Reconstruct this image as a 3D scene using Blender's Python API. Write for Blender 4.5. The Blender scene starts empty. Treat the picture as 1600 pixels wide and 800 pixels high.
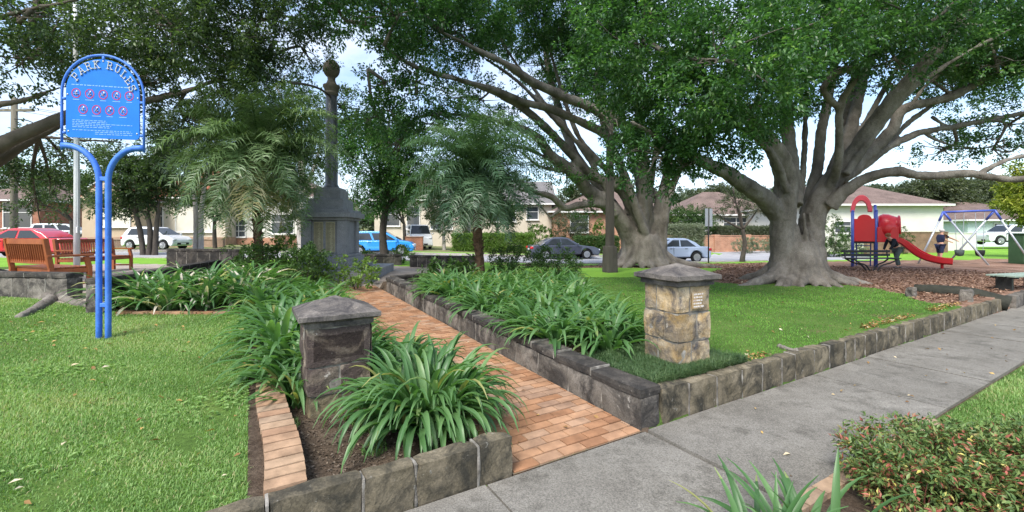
import bpy, bmesh, math, random
import numpy as np
from mathutils import Vector, Matrix, noise
random.seed(7)
RNG = np.random.default_rng(11)
SC = bpy.context.scene
COL = SC.collection
R = math.radians
F, CX, HY, EYE = 680.0, 800.0, 363.0, 1.7

# ------------------------------------------------------------------ frames
A31 = R(31)
UX, UY = math.cos(A31), math.sin(A31)
BX, BY = 1.117, 3.741
def uv2xy(u, v): return BX + u*UX - v*UY, BY + u*UY + v*UX
def xy2uv(x, y): return (x-BX)*UX + (y-BY)*UY, -(x-BX)*UY + (y-BY)*UX
def pt(px, py, Y): return Vector(((px-CX)/F*Y, Y, EYE+(HY-py)/F*Y))
def sm(t):
    t = np.clip(t, 0, 1); return t*t*(3-2*t)

def street_z(x):
    return np.interp(x, [-60, -40, -20, -9, 3, 12, 25, 60], [.85, .75, .55, .38, .02, .05, .25, .5])
def road_c(x): return 27.0 + .14*(x-3.4)
def Huv(u, v):
    u = np.asarray(u, float); v = np.asarray(v, float)
    x, y = uv2xy(u, v)
    zp = np.clip(.029*v, 0, .27)
    hr = .27 + zp*np.exp(-np.clip(u, 0, None)/1.6)*.85
    hl = np.clip(.22+.05*v, .22, .6)
    t = sm((-1.4-u)/1.6)
    hleft = (zp+.1)*(1-t) + hl*t
    h = np.where(u > .05, hr, hleft)
    hp = .3+.2*sm((-u-1)/5)
    w = sm((v-8.2)/1.6)*sm((1.5-u)/1.5)*sm((u+9)/3)
    h = h*(1-w)+hp*w
    fb = sm((u+2.75)/.15)*sm((-1.2-u)/.1)*(1-sm((v-1.9)/1.2))
    h = h*(1-fb)+(.1+.03*np.clip(v,0,None))*fb
    h = np.where((u > -1.35) & (u < .05) & (v < 9.4), zp-.03, h)
    t2 = sm((y-15)/8)
    h = h*(1-t2)+street_z(x)*t2
    far = sm((y-45)/60)
    h = h*(1-far) + .6*far
    h = np.where(v < .05, -.03, h)
    h = np.where(v < -1.25, .01 + 0*u, h)
    on_road = np.abs(y-road_c(x)) < 3.9
    h = np.where(on_road & (x < 17.5), h-.1, h)
    return h
def H(x, y):
    u, v = xy2uv(x, y); return float(Huv(u, v))
def zpath(v): return float(np.clip(.029*v, 0, .27))

# ------------------------------------------------------------------ mesh helpers
class MB:
    def __init__(s): s.v = []; s.f = []; s.m = []; s.t = []
    def add(s, vs, fs, mi=0, tint=.5):
        o = len(s.v); s.v.extend([tuple(p) for p in vs])
        for f in fs: s.f.append(tuple(i+o for i in f)); s.m.append(mi); s.t.append(tint)
    def box(s, c, d, rz=0, mi=0, tint=.5, M=None):
        x, y, z = d[0]/2, d[1]/2, d[2]/2
        vs = [Vector((sx*x, sy*y, sz*z)) for sz in (-1, 1) for sy in (-1, 1) for sx in (-1, 1)]
        m = M if M is not None else Matrix.Rotation(rz, 3, 'Z')
        c = Vector(c)
        s.add([m @ p + c for p in vs], [(0,2,3,1),(4,5,7,6),(0,1,5,4),(2,6,7,3),(0,4,6,2),(1,3,7,5)], mi, tint)
    def bar(s, a, b, w, h, mi=0, tint=.5, up=(0,0,1)):
        a, b = Vector(a), Vector(b); d = b-a; L = d.length
        z = d.normalized(); x = Vector(up).cross(z)
        if x.length < 1e-4: x = Vector((1,0,0)).cross(z)
        x.normalize(); y = z.cross(x)
        m = Matrix((x, y, z)).transposed()
        s.box((a+b)/2, (w, h, L), M=m, mi=mi, tint=tint)
    def tube(s, pts, rad, n=10, mi=0, tint=.5, caps=True, jit=0, seed=0, sub=1):
        pts = [Vector(p) for p in pts]
        if not hasattr(rad, '__len__'): rad = [rad]*len(pts)
        if sub > 1:
            P, Q = [], []
            for i in range(len(pts)-1):
                p0 = pts[max(i-1,0)]; p1 = pts[i]; p2 = pts[i+1]; p3 = pts[min(i+2,len(pts)-1)]
                for k in range(sub):
                    t = k/sub
                    P.append(.5*((2*p1)+(p2-p0)*t+(2*p0-5*p1+4*p2-p3)*t*t+(3*p1-p0-3*p2+p3)*t**3))
                    Q.append(rad[i]*(1-t)+rad[i+1]*t)
            P.append(pts[-1]); Q.append(rad[-1]); pts, rad = P, Q
        vs = []; N = len(pts); prev = None
        for i in range(N):
            d = (pts[min(i+1,N-1)]-pts[max(i-1,0)]).normalized()
            if prev is None:
                x = d.orthogonal().normalized()
            else:
                x = prev-d*prev.dot(d)
                x = x.normalized() if x.length > 1e-5 else d.orthogonal().normalized()
            prev = x; y = d.cross(x)
            for k in range(n):
                a = 2*math.pi*k/n
                rr = rad[i]
                if jit: rr *= 1+jit*noise.noise(Vector((math.cos(a)*1.3+seed*7.1, math.sin(a)*1.3, i*.45+seed)))
                vs.append(pts[i]+x*(math.cos(a)*rr)+y*(math.sin(a)*rr))
        fs = []
        for i in range(N-1):
            for k in range(n):
                k2 = (k+1) % n
                fs.append((i*n+k, i*n+k2, (i+1)*n+k2, (i+1)*n+k))
        if caps:
            fs.append(tuple(range(n-1,-1,-1))); fs.append(tuple((N-1)*n+k for k in range(n)))
        s.add(vs, fs, mi, tint)
    def lathe(s, prof, c=(0,0,0), n=24, mi=0, tint=.5, M=None):
        c = Vector(c); vs = []; fs = []; N = len(prof)
        for r, z in prof:
            for k in range(n):
                a = 2*math.pi*k/n; p = Vector((r*math.cos(a), r*math.sin(a), z))
                vs.append((M @ p if M is not None else p)+c)
        for i in range(N-1):
            for k in range(n):
                k2 = (k+1) % n; fs.append((i*n+k, i*n+k2, (i+1)*n+k2, (i+1)*n+k))
        fs.append(tuple(range(n-1,-1,-1))); fs.append(tuple((N-1)*n+k for k in range(n)))
        s.add(vs, fs, mi, tint)
    def prism(s, poly, h0, h1, fn=None, mi=0, tint=.5):
        """poly 2D list (ccw), extruded between h0,h1; fn maps (a,b,h)->Vector"""
        fn = fn or (lambda a, b, h: Vector((a, b, h)))
        n = len(poly)
        vs = [fn(a, b, h0) for a, b in poly]+[fn(a, b, h1) for a, b in poly]
        fs = [tuple(range(n-1,-1,-1)), tuple(range(n, 2*n))]
        for i in range(n):
            j = (i+1) % n; fs.append((i, j, n+j, n+i))
        s.add(vs, fs, mi, tint)
    def rough(s, c, d, rz=0, mi=0, tint=.5, amp=.012, r=.015, div=.07, seed=0, freq=7, taper=0):
        """a worn stone block: subdivided, rounded and dented box"""
        hx, hy, hz = d[0]/2, d[1]/2, d[2]/2
        nx, ny, nz = [max(2, min(9, int(round(q/div)))) for q in d]
        m = Matrix.Rotation(rz, 3, 'Z'); c = Vector(c); idx = {}; vs = []; fs = []
        def vert(i, j, k):
            key = (i, j, k)
            if key in idx: return idx[key]
            p = Vector((-hx+2*hx*i/nx, -hy+2*hy*j/ny, -hz+2*hz*k/nz))
            q = Vector((max(-hx+r, min(hx-r, p.x)), max(-hy+r, min(hy-r, p.y)), max(-hz+r, min(hz-r, p.z))))
            dd = p-q
            if dd.length > 1e-6: p = q+dd.normalized()*r
            nn = p.normalized()
            g = p*freq+Vector((seed*3.7, seed*1.3, seed*9.1))
            p = p+nn*(amp*(noise.noise(g)+.5*noise.noise(g*2.3)))
            if taper: p.x *= 1-taper*(k/nz); p.y *= 1-taper*(k/nz)
            idx[key] = len(vs); vs.append(m @ p+c); return idx[key]
        for i in range(nx):
            for j in range(ny):
                fs.append((vert(i,j,0), vert(i,j+1,0), vert(i+1,j+1,0), vert(i+1,j,0)))
                fs.append((vert(i,j,nz), vert(i+1,j,nz), vert(i+1,j+1,nz), vert(i,j+1,nz)))
        for i in range(nx):
            for k in range(nz):
                fs.append((vert(i,0,k), vert(i+1,0,k), vert(i+1,0,k+1), vert(i,0,k+1)))
                fs.append((vert(i,ny,k), vert(i,ny,k+1), vert(i+1,ny,k+1), vert(i+1,ny,k)))
        for j in range(ny):
            for k in range(nz):
                fs.append((vert(0,j,k), vert(0,j,k+1), vert(0,j+1,k+1), vert(0,j+1,k)))
                fs.append((vert(nx,j,k), vert(nx,j+1,k), vert(nx,j+1,k+1), vert(nx,j,k+1)))
        s.add(vs, fs, mi, tint)
    def ball(s, c, rad, n=16, mi=0, tint=.5, M=None):
        c = Vector(c)
        rad = rad if hasattr(rad, '__len__') else (rad,)*3
        vs = [Vector((0,0,-1))]; m = n//2
        for i in range(1, m):
            t = -math.pi/2+math.pi*i/m
            for k in range(n):
                a = 2*math.pi*k/n; vs.append(Vector((math.cos(t)*math.cos(a), math.cos(t)*math.sin(a), math.sin(t))))
        vs.append(Vector((0,0,1))); fs = []
        for k in range(n): fs.append((0, 1+(k+1) % n, 1+k))
        for i in range(m-2):
            for k in range(n):
                k2 = (k+1) % n; fs.append((1+i*n+k, 1+i*n+k2, 1+(i+1)*n+k2, 1+(i+1)*n+k))
        o = 1+(m-2)*n
        for k in range(n): fs.append((o+k, o+(k+1) % n, len(vs)-1))
        out = []
        for p in vs:
            q = Vector((p.x*rad[0], p.y*rad[1], p.z*rad[2]))
            out.append((M @ q if M is not None else q)+c)
        s.add(out, fs, mi, tint)
    def build(s, name, mats, parent=None, smooth=False, bevel=0, loc=None, seg=2, angle=40):
        me = bpy.data.meshes.new(name)
        off = Vector(loc) if loc is not None else Vector((0,0,0))
        me.from_pydata([(p[0]-off.x, p[1]-off.y, p[2]-off.z) for p in s.v], [], s.f)
        mats = mats if isinstance(mats, (list, tuple)) else [mats]
        for m in mats: me.materials.append(m)
        if len(mats) > 1: me.polygons.foreach_set('material_index', s.m)
        at = me.attributes.new('tint', 'FLOAT', 'FACE'); at.data.foreach_set('value', s.t)
        if smooth: me.polygons.foreach_set('use_smooth', [True]*len(s.f))
        me.update()
        o = bpy.data.objects.new(name, me); COL.objects.link(o)
        if parent is not None:
            o.parent = parent
            if loc is not None: o.location = off
        elif loc is not None: o.location = off
        if bevel:
            b = o.modifiers.new('bevel', 'BEVEL'); b.width = bevel; b.segments = seg; b.limit_method = 'ANGLE'; b.angle_limit = R(angle)
            if smooth is False: me.polygons.foreach_set('use_smooth', [True]*len(s.f)); b.harden_normals = True
        return o

def npmesh(name, V, Fc, tint, mat, parent=None, smooth=False, loc=None):
    """fast mesh from arrays: V (n,3), Fc (m,k)"""
    V = np.asarray(V, np.float32); Fc = np.asarray(Fc, np.int32)
    if loc is not None: V = V-np.asarray(loc, np.float32)
    me = bpy.data.meshes.new(name); m, k = Fc.shape
    me.vertices.add(len(V)); me.vertices.foreach_set('co', V.ravel())
    me.loops.add(m*k); me.loops.foreach_set('vertex_index', Fc.ravel())
    me.polygons.add(m); me.polygons.foreach_set('loop_start', np.arange(0, m*k, k, dtype=np.int32))
    me.polygons.foreach_set('loop_total', np.full(m, k, np.int32))
    if smooth: me.polygons.foreach_set('use_smooth', np.ones(m, bool))
    at = me.attributes.new('tint', 'FLOAT', 'FACE'); at.data.foreach_set('value', np.asarray(tint, np.float32))
    me.materials.append(mat); me.update(calc_edges=True)
    o = bpy.data.objects.new(name, me); COL.objects.link(o)
    if parent is not None: o.parent = parent
    if loc is not None: o.location = Vector([float(q) for q in loc])
    return o

def thing(name, label, cat, loc=(0,0,0), rz=0, group=None):
    o = bpy.data.objects.new(name, None); COL.objects.link(o); o.empty_display_size = .2
    o.location = loc; o.rotation_euler = (0,0,rz); o['label'] = label; o['category'] = cat
    if group: o['group'] = group
    return o
def tag(o, label, cat, group=None):
    o['label'] = label; o['category'] = cat
    if group: o['group'] = group
    return o
def struct(o, kind='structure'):
    o['kind'] = kind; return o
def copy_tree(o, parent=None):
    c = o.copy(); COL.objects.link(c)
    if parent is not None: c.parent = parent
    for ch in o.children: copy_tree(ch, c)
    return c

# ------------------------------------------------------------------ materials
def _nt(name):
    m = bpy.data.materials.new(name); m.use_nodes = True
    nt = m.node_tree; b = nt.nodes['Principled BSDF']; return m, nt, b
def ramp(nt, cols):
    r = nt.nodes.new('ShaderNodeValToRGB'); e = r.color_ramp.elements
    n = len(cols)
    for i, c in enumerate(cols):
        p = i/(n-1) if n > 1 else 0
        if len(c) == 2: p, c = c
        if i == 0: el = e[0]
        elif i == n-1: el = e[-1]
        else: el = e.new(p)
        el.position = p; el.color = (*c, 1)
    return r
def coords(nt, kind='Object', scale=(1,1,1)):
    t = nt.nodes.new('ShaderNodeTexCoord'); mp = nt.nodes.new('ShaderNodeMapping'); mp.inputs['Scale'].default_value = scale
    if kind == 'World':
        g = nt.nodes.new('ShaderNodeNewGeometry'); nt.links.new(g.outputs['Position'], mp.inputs['Vector'])
    else: nt.links.new(t.outputs[kind], mp.inputs['Vector'])
    return mp.outputs['Vector']
def tnoise(nt, vec, scale, detail=6, rough=.6, dist=0):
    n = nt.nodes.new('ShaderNodeTexNoise'); n.inputs['Scale'].default_value = scale; n.inputs['Detail'].default_value = detail
    n.inputs['Roughness'].default_value = rough; n.inputs['Distortion'].default_value = dist
    nt.links.new(vec, n.inputs['Vector']); return n.outputs['Fac']
def mixc(nt, fac, a, b, mode='MIX'):
    n = nt.nodes.new('ShaderNodeMix'); n.data_type = 'RGBA'; n.blend_type = mode
    for s, v in ((n.inputs[0], fac), (n.inputs[6], a), (n.inputs[7], b)):
        if isinstance(v, (int, float)): s.default_value = v
        elif isinstance(v, tuple): s.default_value = (*v, 1)
        else: nt.links.new(v, s)
    return n.outputs[2]
def mathn(nt, op, a, b=0):
    n = nt.nodes.new('ShaderNodeMath'); n.operation = op
    for s, v in ((n.inputs[0], a), (n.inputs[1], b)):
        if isinstance(v, (int, float)): s.default_value = v
        else: nt.links.new(v, s)
    return n.outputs[0]
def bumpn(nt, b, h, strength, dist=.02):
    n = nt.nodes.new('ShaderNodeBump'); n.inputs['Strength'].default_value = strength; n.inputs['Distance'].default_value = dist
    nt.links.new(h, n.inputs['Height']); nt.links.new(n.outputs['Normal'], b.inputs['Normal'])
def M(name, cols, scale=4, rough=.8, bump=0, bscale=None, bdist=.02, detail=6, spec=.3, metal=0, kind='World', stretch=(1,1,1), speck=0, tintmix=0, coat=0):
    m, nt, b = _nt(name)
    b.inputs['Roughness'].default_value = rough; b.inputs['Specular IOR Level'].default_value = spec; b.inputs['Metallic'].default_value = metal
    if coat: b.inputs['Coat Weight'].default_value = coat; b.inputs['Coat Roughness'].default_value = .05
    if isinstance(cols[0], (int, float)): cols = [cols]
    vec = coords(nt, kind, stretch)
    if len(cols) == 1:
        b.inputs['Base Color'].default_value = (*cols[0], 1); out = None
    else:
        f = tnoise(nt, vec, scale, detail)
        r = ramp(nt, [(.28+.44*i/(len(cols)-1), c) for i, c in enumerate(cols)]); nt.links.new(f, r.inputs[0]); out = r.outputs[0]
    if speck:
        if out is None:
            out = mixc(nt, 0.0, cols[0], cols[0])
        f2 = tnoise(nt, vec, 60, 3, .7); r2 = ramp(nt, [(.3,(1-speck,)*3), (.7,(1+speck,)*3)]); nt.links.new(f2, r2.inputs[0])
        out = mixc(nt, 1.0, out, r2.outputs[0], 'MULTIPLY')
    if tintmix:
        at = nt.nodes.new('ShaderNodeAttribute'); at.attribute_name = 'tint'
        r3 = ramp(nt, [(0,(1-tintmix,)*3), (1,(1+tintmix,)*3)]); nt.links.new(at.outputs['Fac'], r3.inputs[0])
        if out is None: out = mixc(nt, 0.0, cols[0], cols[0])
        out = mixc(nt, 1.0, out, r3.outputs[0], 'MULTIPLY')
    if out is not None: nt.links.new(out, b.inputs['Base Color'])
    if bump: bumpn(nt, b, tnoise(nt, vec, bscale or scale*4, 5, .65), bump, bdist)
    return m
def MTint(name, cols, rough=.45, spec=.4, transl=.25, tcol=None, nscale=0, ncols=None, bump=0):
    """per-face tint -> colour ramp, for leaves / bricks / chips"""
    m, nt, b = _nt(name)
    at = nt.nodes.new('ShaderNodeAttribute'); at.attribute_name = 'tint'
    r = ramp(nt, cols); nt.links.new(at.outputs['Fac'], r.inputs[0]); c = r.outputs[0]
    if nscale:
        f = tnoise(nt, coords(nt, 'World'), nscale, 5); rr = ramp(nt, [(.3, ncols[0]), (.7, ncols[1])]); nt.links.new(f, rr.inputs[0])
        c = mixc(nt, 1.0, c, rr.outputs[0], 'MULTIPLY')
    nt.links.new(c, b.inputs['Base Color'])
    b.inputs['Roughness'].default_value = rough; b.inputs['Specular IOR Level'].default_value = spec
    if bump: bumpn(nt, b, tnoise(nt, coords(nt, 'World'), 90, 4, .7), bump, .006)
    if transl:
        t = nt.nodes.new('ShaderNodeBsdfTranslucent'); mx = nt.nodes.new('ShaderNodeMixShader'); mx.inputs[0].default_value = transl
        hue = mixc(nt, 1.0, c, tcol or (1.5,1.7,.7), 'MULTIPLY'); nt.links.new(hue, t.inputs['Color'])
        nt.links.new(b.outputs[0], mx.inputs[1]); nt.links.new(t.outputs[0], mx.inputs[2])
        nt.links.new(mx.outputs[0], nt.nodes['Material Output'].inputs['Surface'])
    return m
def Mglass(name, col=(.02,.025,.03), rough=.05):
    m, nt, b = _nt(name); b.inputs['Base Color'].default_value = (*col, 1); b.inputs['Roughness'].default_value = rough
    b.inputs['Specular IOR Level'].default_value = .5; return m

def Mstone(name, c_a, c_b, c_stain, c_lichen, stain=.5, tm=.25, bump=.5):
    """weathered sandstone: two tones, black staining, pale lichen"""
    m, nt, b = _nt(name); b.inputs['Roughness'].default_value = .92; b.inputs['Specular IOR Level'].default_value = .15
    v = coords(nt, 'World')
    r = ramp(nt, [(.35, c_a), (.65, c_b)]); nt.links.new(tnoise(nt, v, 5, 7, .65, .4), r.inputs[0]); c = r.outputs[0]
    at = nt.nodes.new('ShaderNodeAttribute'); at.attribute_name = 'tint'
    r3 = ramp(nt, [(0,(1-tm,)*3), (1,(1+tm,)*3)]); nt.links.new(at.outputs['Fac'], r3.inputs[0]); c = mixc(nt, 1.0, c, r3.outputs[0], 'MULTIPLY')
    s = ramp(nt, [(stain-.07,(1,1,1)), (stain+.1,(0,0,0))]); nt.links.new(tnoise(nt, v, 3.1, 8, .72, .8), s.inputs[0])
    c = mixc(nt, s.outputs[0], c, c_stain)
    l = ramp(nt, [(.63,(0,0,0)), (.7,(.75,.75,.75))]); nt.links.new(tnoise(nt, v, 13, 6, .7), l.inputs[0]); c = mixc(nt, l.outputs[0], c, c_lichen)
    f = ramp(nt, [(.3,(.72,.72,.72)), (.7,(1.25,1.25,1.25))]); nt.links.new(tnoise(nt, v, 70, 4, .7), f.inputs[0]); c = mixc(nt, 1.0, c, f.outputs[0], 'MULTIPLY')
    nt.links.new(c, b.inputs['Base Color'])
    h = mathn(nt, 'ADD', tnoise(nt, v, 26, 6, .7), mathn(nt, 'MULTIPLY', tnoise(nt, v, 90, 3, .6), .5))
    bumpn(nt, b, h, bump, .015); return m

MAT = {}
MAT['stone_kerb'] = Mstone('stone_kerb', (.105,.09,.06), (.21,.178,.125), (.045,.042,.033), (.32,.31,.27), .46, .3)
MAT['stone_wall'] = Mstone('stone_wall', (.125,.112,.095), (.21,.19,.165), (.05,.046,.042), (.33,.31,.28), .47, .25)
MAT['stone_cope'] = Mstone('stone_cope', (.065,.058,.05), (.125,.112,.098), (.035,.033,.031), (.25,.23,.2), .5, .3)
MAT['stone_warm'] = Mstone('stone_warm', (.34,.23,.1), (.46,.38,.27), (.08,.075,.075), (.5,.46,.4), .45, .3, .7)
MAT['stone_dark'] = Mstone('stone_dark', (.2,.145,.108), (.35,.3,.235), (.075,.058,.052), (.45,.42,.37), .55, .4, .8)
MAT['stone_olive'] = Mstone('stone_olive', (.17,.135,.075), (.26,.22,.14), (.07,.06,.045), (.36,.34,.28), .52, .3, .7)
MAT['cap_stone'] = Mstone('cap_stone', (.11,.098,.09), (.2,.18,.16), (.06,.056,.056), (.32,.28,.23), .46, .2)
MAT['mortar'] = M('mortar', [(.07,.062,.05), (.2,.185,.16), (.36,.34,.3)], 9, .95, .5, 60)
MAT['granite'] = M('granite', [(.2,.202,.212), (.31,.312,.322)], 3, .65, .15, 60, speck=.35)
MAT['granite_shaft'] = M('granite_shaft', [(.075,.078,.086), (.115,.12,.13)], 3, .4, speck=.3, spec=.5)
MAT['sandstone_cap'] = M('sandstone_cap', [(.14,.12,.1), (.22,.19,.15)], 5, .9, .3, 40)
MAT['gold_plaque'] = M('gold_plaque', [(.33,.29,.18), (.42,.385,.26)], 9, .6)
MAT['plaque_text'] = M('plaque_text', [(.12,.1,.06)], 1, .7)
MAT['concrete'] = None
MAT['black_gap'] = M('black_gap', [(.02,.02,.018), (.05,.045,.035)], 9, .95)
MAT['bark_fig'] = M('bark_fig', [(.065,.056,.046), (.15,.133,.112), (.245,.222,.192)], 2.3, .92, .8, 17, .04, detail=10, stretch=(1,1,.45), speck=.3)
MAT['bark_dark'] = M('bark_dark', [(.04,.034,.028), (.1,.085,.07)], 5, .95, .6, 22, stretch=(1,1,.4))
MAT['bark_left'] = M('bark_left', [(.075,.062,.05), (.15,.125,.1)], 3, .92, .5, 18, stretch=(1,1,.5))
MAT['bark_pale'] = M('bark_pale', [(.3,.27,.24), (.45,.42,.38)], 4, .9, .3, 20)
MAT['palm_trunk'] = M('palm_trunk', [(.05,.03,.02), (.15,.09,.05)], 9, .95, .8, 30, stretch=(1,1,3))
G = lambda *a: a
MAT['leaf_fig'] = MTint('leaf_fig', [(0,(.024,.064,.024)), (.45,(.055,.135,.045)), (.8,(.105,.215,.07)), (1,(.21,.32,.1))], .36, .55, .42)
MAT['leaf_fig_dark'] = MTint('leaf_fig_dark', [(0,(.03,.052,.026)), (.5,(.062,.1,.046)), (.85,(.11,.165,.066)), (1,(.19,.25,.1))], .42, .45, .4)
MAT['leaf_yellow'] = MTint('leaf_yellow', [(0,(.1,.14,.025)), (.5,(.23,.27,.045)), (1,(.45,.43,.08))], .5, .3, .35)
MAT['leaf_light'] = MTint('leaf_light', [(0,(.06,.12,.025)), (.5,(.12,.21,.04)), (1,(.24,.34,.08))], .5, .3, .35)
MAT['leaf_mid'] = MTint('leaf_mid', [(0,(.028,.06,.018)), (.5,(.055,.11,.03)), (1,(.11,.18,.05))], .5, .3, .3)
MAT['leaf_grey'] = MTint('leaf_grey', [(0,(.1,.125,.08)), (.5,(.19,.22,.15)), (1,(.3,.34,.25))], .6, .25, .25)
MAT['leaf_euc'] = MTint('leaf_euc', [(0,(.045,.062,.035)), (.5,(.09,.11,.065)), (1,(.17,.19,.12))], .55, .3, .3)
MAT['leaf_far'] = MTint('leaf_far', [(0,(.05,.07,.045)), (.5,(.085,.11,.07)), (1,(.14,.16,.1))], .7, .2, .2)
MAT['palm_leaf'] = MTint('palm_leaf', [(0,(.06,.12,.04)), (.4,(.14,.22,.09)), (.8,(.25,.33,.17)), (1,(.34,.3,.13))], .35, .5, .3)
MAT['palm_leaf_dark'] = MTint('palm_leaf_dark', [(0,(.025,.065,.034)), (.5,(.065,.13,.065)), (1,(.15,.23,.125))], .35, .5, .25)
MAT['agap'] = MTint('agap', [(0,(.035,.09,.03)), (.5,(.075,.17,.055)), (.9,(.14,.26,.095)), (1,(.3,.3,.11))], .4, .45, .35)
MAT['agap_glare'] = MTint('agap_glare', [(0,(.035,.09,.03)), (.5,(.075,.17,.055)), (.85,(.135,.25,.09)), (.93,(.55,.5,.42)), (1,(.66,.58,.5))], .3, .55, .3)  # pale end stops paint white reflected glare into the leaf colour
MAT['nandina'] = MTint('nandina', [(0,(.06,.11,.04)), (.46,(.12,.2,.06)), (.68,(.2,.26,.08)), (.75,(.3,.1,.07)), (.92,(.44,.14,.1)), (.94,(.52,.47,.12)), (1,(.62,.58,.18))], .45, .35, .25, (1.3,1.2,.7))
MAT['blade'] = MTint('blade', [(0,(.09,.175,.045)), (.45,(.18,.31,.085)), (.82,(.31,.43,.165)), (.92,(.36,.37,.16)), (1,(.45,.38,.23))], .55, .3, .35)
MAT['blade_right'] = MTint('blade_right', [(0,(.055,.155,.02)), (.5,(.105,.26,.034)), (.9,(.175,.36,.06)), (1,(.32,.35,.11))], .55, .3, .35)
MAT['mondo'] = MTint('mondo', [(0,(.025,.06,.022)), (.6,(.07,.13,.048)), (1,(.14,.2,.085))], .5, .35, .2)
MAT['chips'] = MTint('chips', [(0,(.09,.05,.032)), (.5,(.2,.115,.075)), (1,(.38,.26,.19))], .9, .15, 0)
MAT['soil_bits'] = MTint('soil_bits', [(0,(.05,.036,.026)), (.5,(.1,.075,.055)), (.9,(.17,.14,.11)), (1,(.26,.2,.14))], .95, .1, 0)
MAT['litter'] = MTint('litter', [(0,(.14,.07,.03)), (.5,(.3,.18,.07)), (.8,(.45,.3,.1)), (1,(.55,.5,.38))], .8, .2, .1)
MAT['brick_strip'] = MTint('brick_strip', [(0,(.26,.15,.095)), (.4,(.37,.235,.15)), (.7,(.42,.29,.19)), (1,(.32,.24,.175))], .9, .2, 0, None, 7, ((.55,.54,.52), (1.1,1.08,1.05)), .5)
MAT['brick_path'] = MTint('brick_path', [(0,(.28,.145,.08)), (.2,(.345,.18,.095)), (.5,(.39,.22,.125)), (.75,(.42,.25,.15)), (.9,(.39,.255,.17)), (1,(.31,.195,.13))], .85, .25, 0, None, 5, ((.58,.57,.57), (1.12,1.1,1.08)), .45)
MAT['wood_bench'] = M('wood_bench', [(.24,.062,.018), (.36,.105,.03)], 6, .45, .2, 30, stretch=(1,1,.5), spec=.5)
MAT['blue_sign'] = M('blue_sign', [(.01,.15,.6), (.014,.19,.7)], 4, .55, spec=.25)
MAT['blue_tube'] = M('blue_tube', [(.045,.14,.5), (.06,.19,.64), (.09,.23,.66)], 5, .5, spec=.35, speck=.12)
MAT['white_paint'] = M('white_paint', [(.75,.75,.73)], 1, .6)
MAT['sign_cream'] = M('sign_cream', [(.72,.7,.6)], 1, .6)
MAT['sign_faint'] = M('sign_faint', [(.22,.42,.78)], 1, .6)
MAT['sign_red'] = M('sign_red', [(.42,.04,.1)], 1, .5)
MAT['white_metal'] = M('white_metal', [(.62,.62,.62), (.72,.72,.72)], 5, .4, metal=.1, spec=.5)
MAT['pole_wood'] = M('pole_wood', [(.11,.1,.075), (.2,.18,.14)], 3, .95, .5, 20, stretch=(2,2,.3))
MAT['post_grey'] = M('post_grey', [(.055,.048,.04), (.1,.09,.076)], 3, .95, .4, 18, stretch=(2,2,.3))
MAT['play_red'] = M('play_red', [(.55,.008,.016), (.6,.012,.02)], 2, .3, spec=.5)
MAT['play_pink'] = M('play_pink', [(.62,.06,.09), (.7,.1,.13)], 2, .4, spec=.4)
MAT['play_blue'] = M('play_blue', [(.05,.085,.36)], 1, .35, spec=.5)
MAT['galv'] = M('galv', [(.36,.38,.41), (.48,.5,.53)], 6, .45, metal=.5)
MAT['black_metal'] = M('black_metal', [(.018,.019,.018), (.035,.036,.034)], 6, .5)
MAT['green_slat'] = M('green_slat', [(.2,.27,.22), (.28,.34,.28)], 5, .7)
MAT['green_box'] = M('green_box', [(.03,.075,.03), (.05,.1,.045)], 4, .6)
MAT['rubber'] = M('rubber', [(.012,.012,.013)], 1, .8)
MAT['rim'] = M('rim', [(.45,.46,.48)], 1, .3, metal=.7)
MAT['glass'] = Mglass('glass', (.03,.036,.042))
MAT['house_glass'] = Mglass('house_glass', (.06,.07,.08), .08)
MAT['tail_red'] = M('tail_red', [(.5,.01,.012)], 1, .2, spec=.6)
MAT['lamp_clear'] = M('lamp_clear', [(.6,.62,.65)], 1, .15, spec=.8)
MAT['plastic_dark'] = M('plastic_dark', [(.03,.03,.032)], 1, .6)
MAT['skin'] = M('skin', [(.5,.28,.19)], 1, .55)
MAT['cloth_black'] = M('cloth_black', [(.012,.014,.02)], 1, .9)
MAT['cloth_navy'] = M('cloth_navy', [(.02,.026,.06)], 1, .9)
MAT['cloth_grey'] = M('cloth_grey', [(.07,.09,.085)], 1, .9)
MAT['hair_red'] = M('hair_red', [(.2,.07,.025)], 1, .7)
MAT['hair_grey'] = M('hair_grey', [(.5,.47,.44)], 1, .7)
MAT['shoe'] = M('shoe', [(.12,.1,.09)], 1, .7)
def paint(name, c): return M(name, [c], 1, .28, spec=.5, coat=.8)
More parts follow.
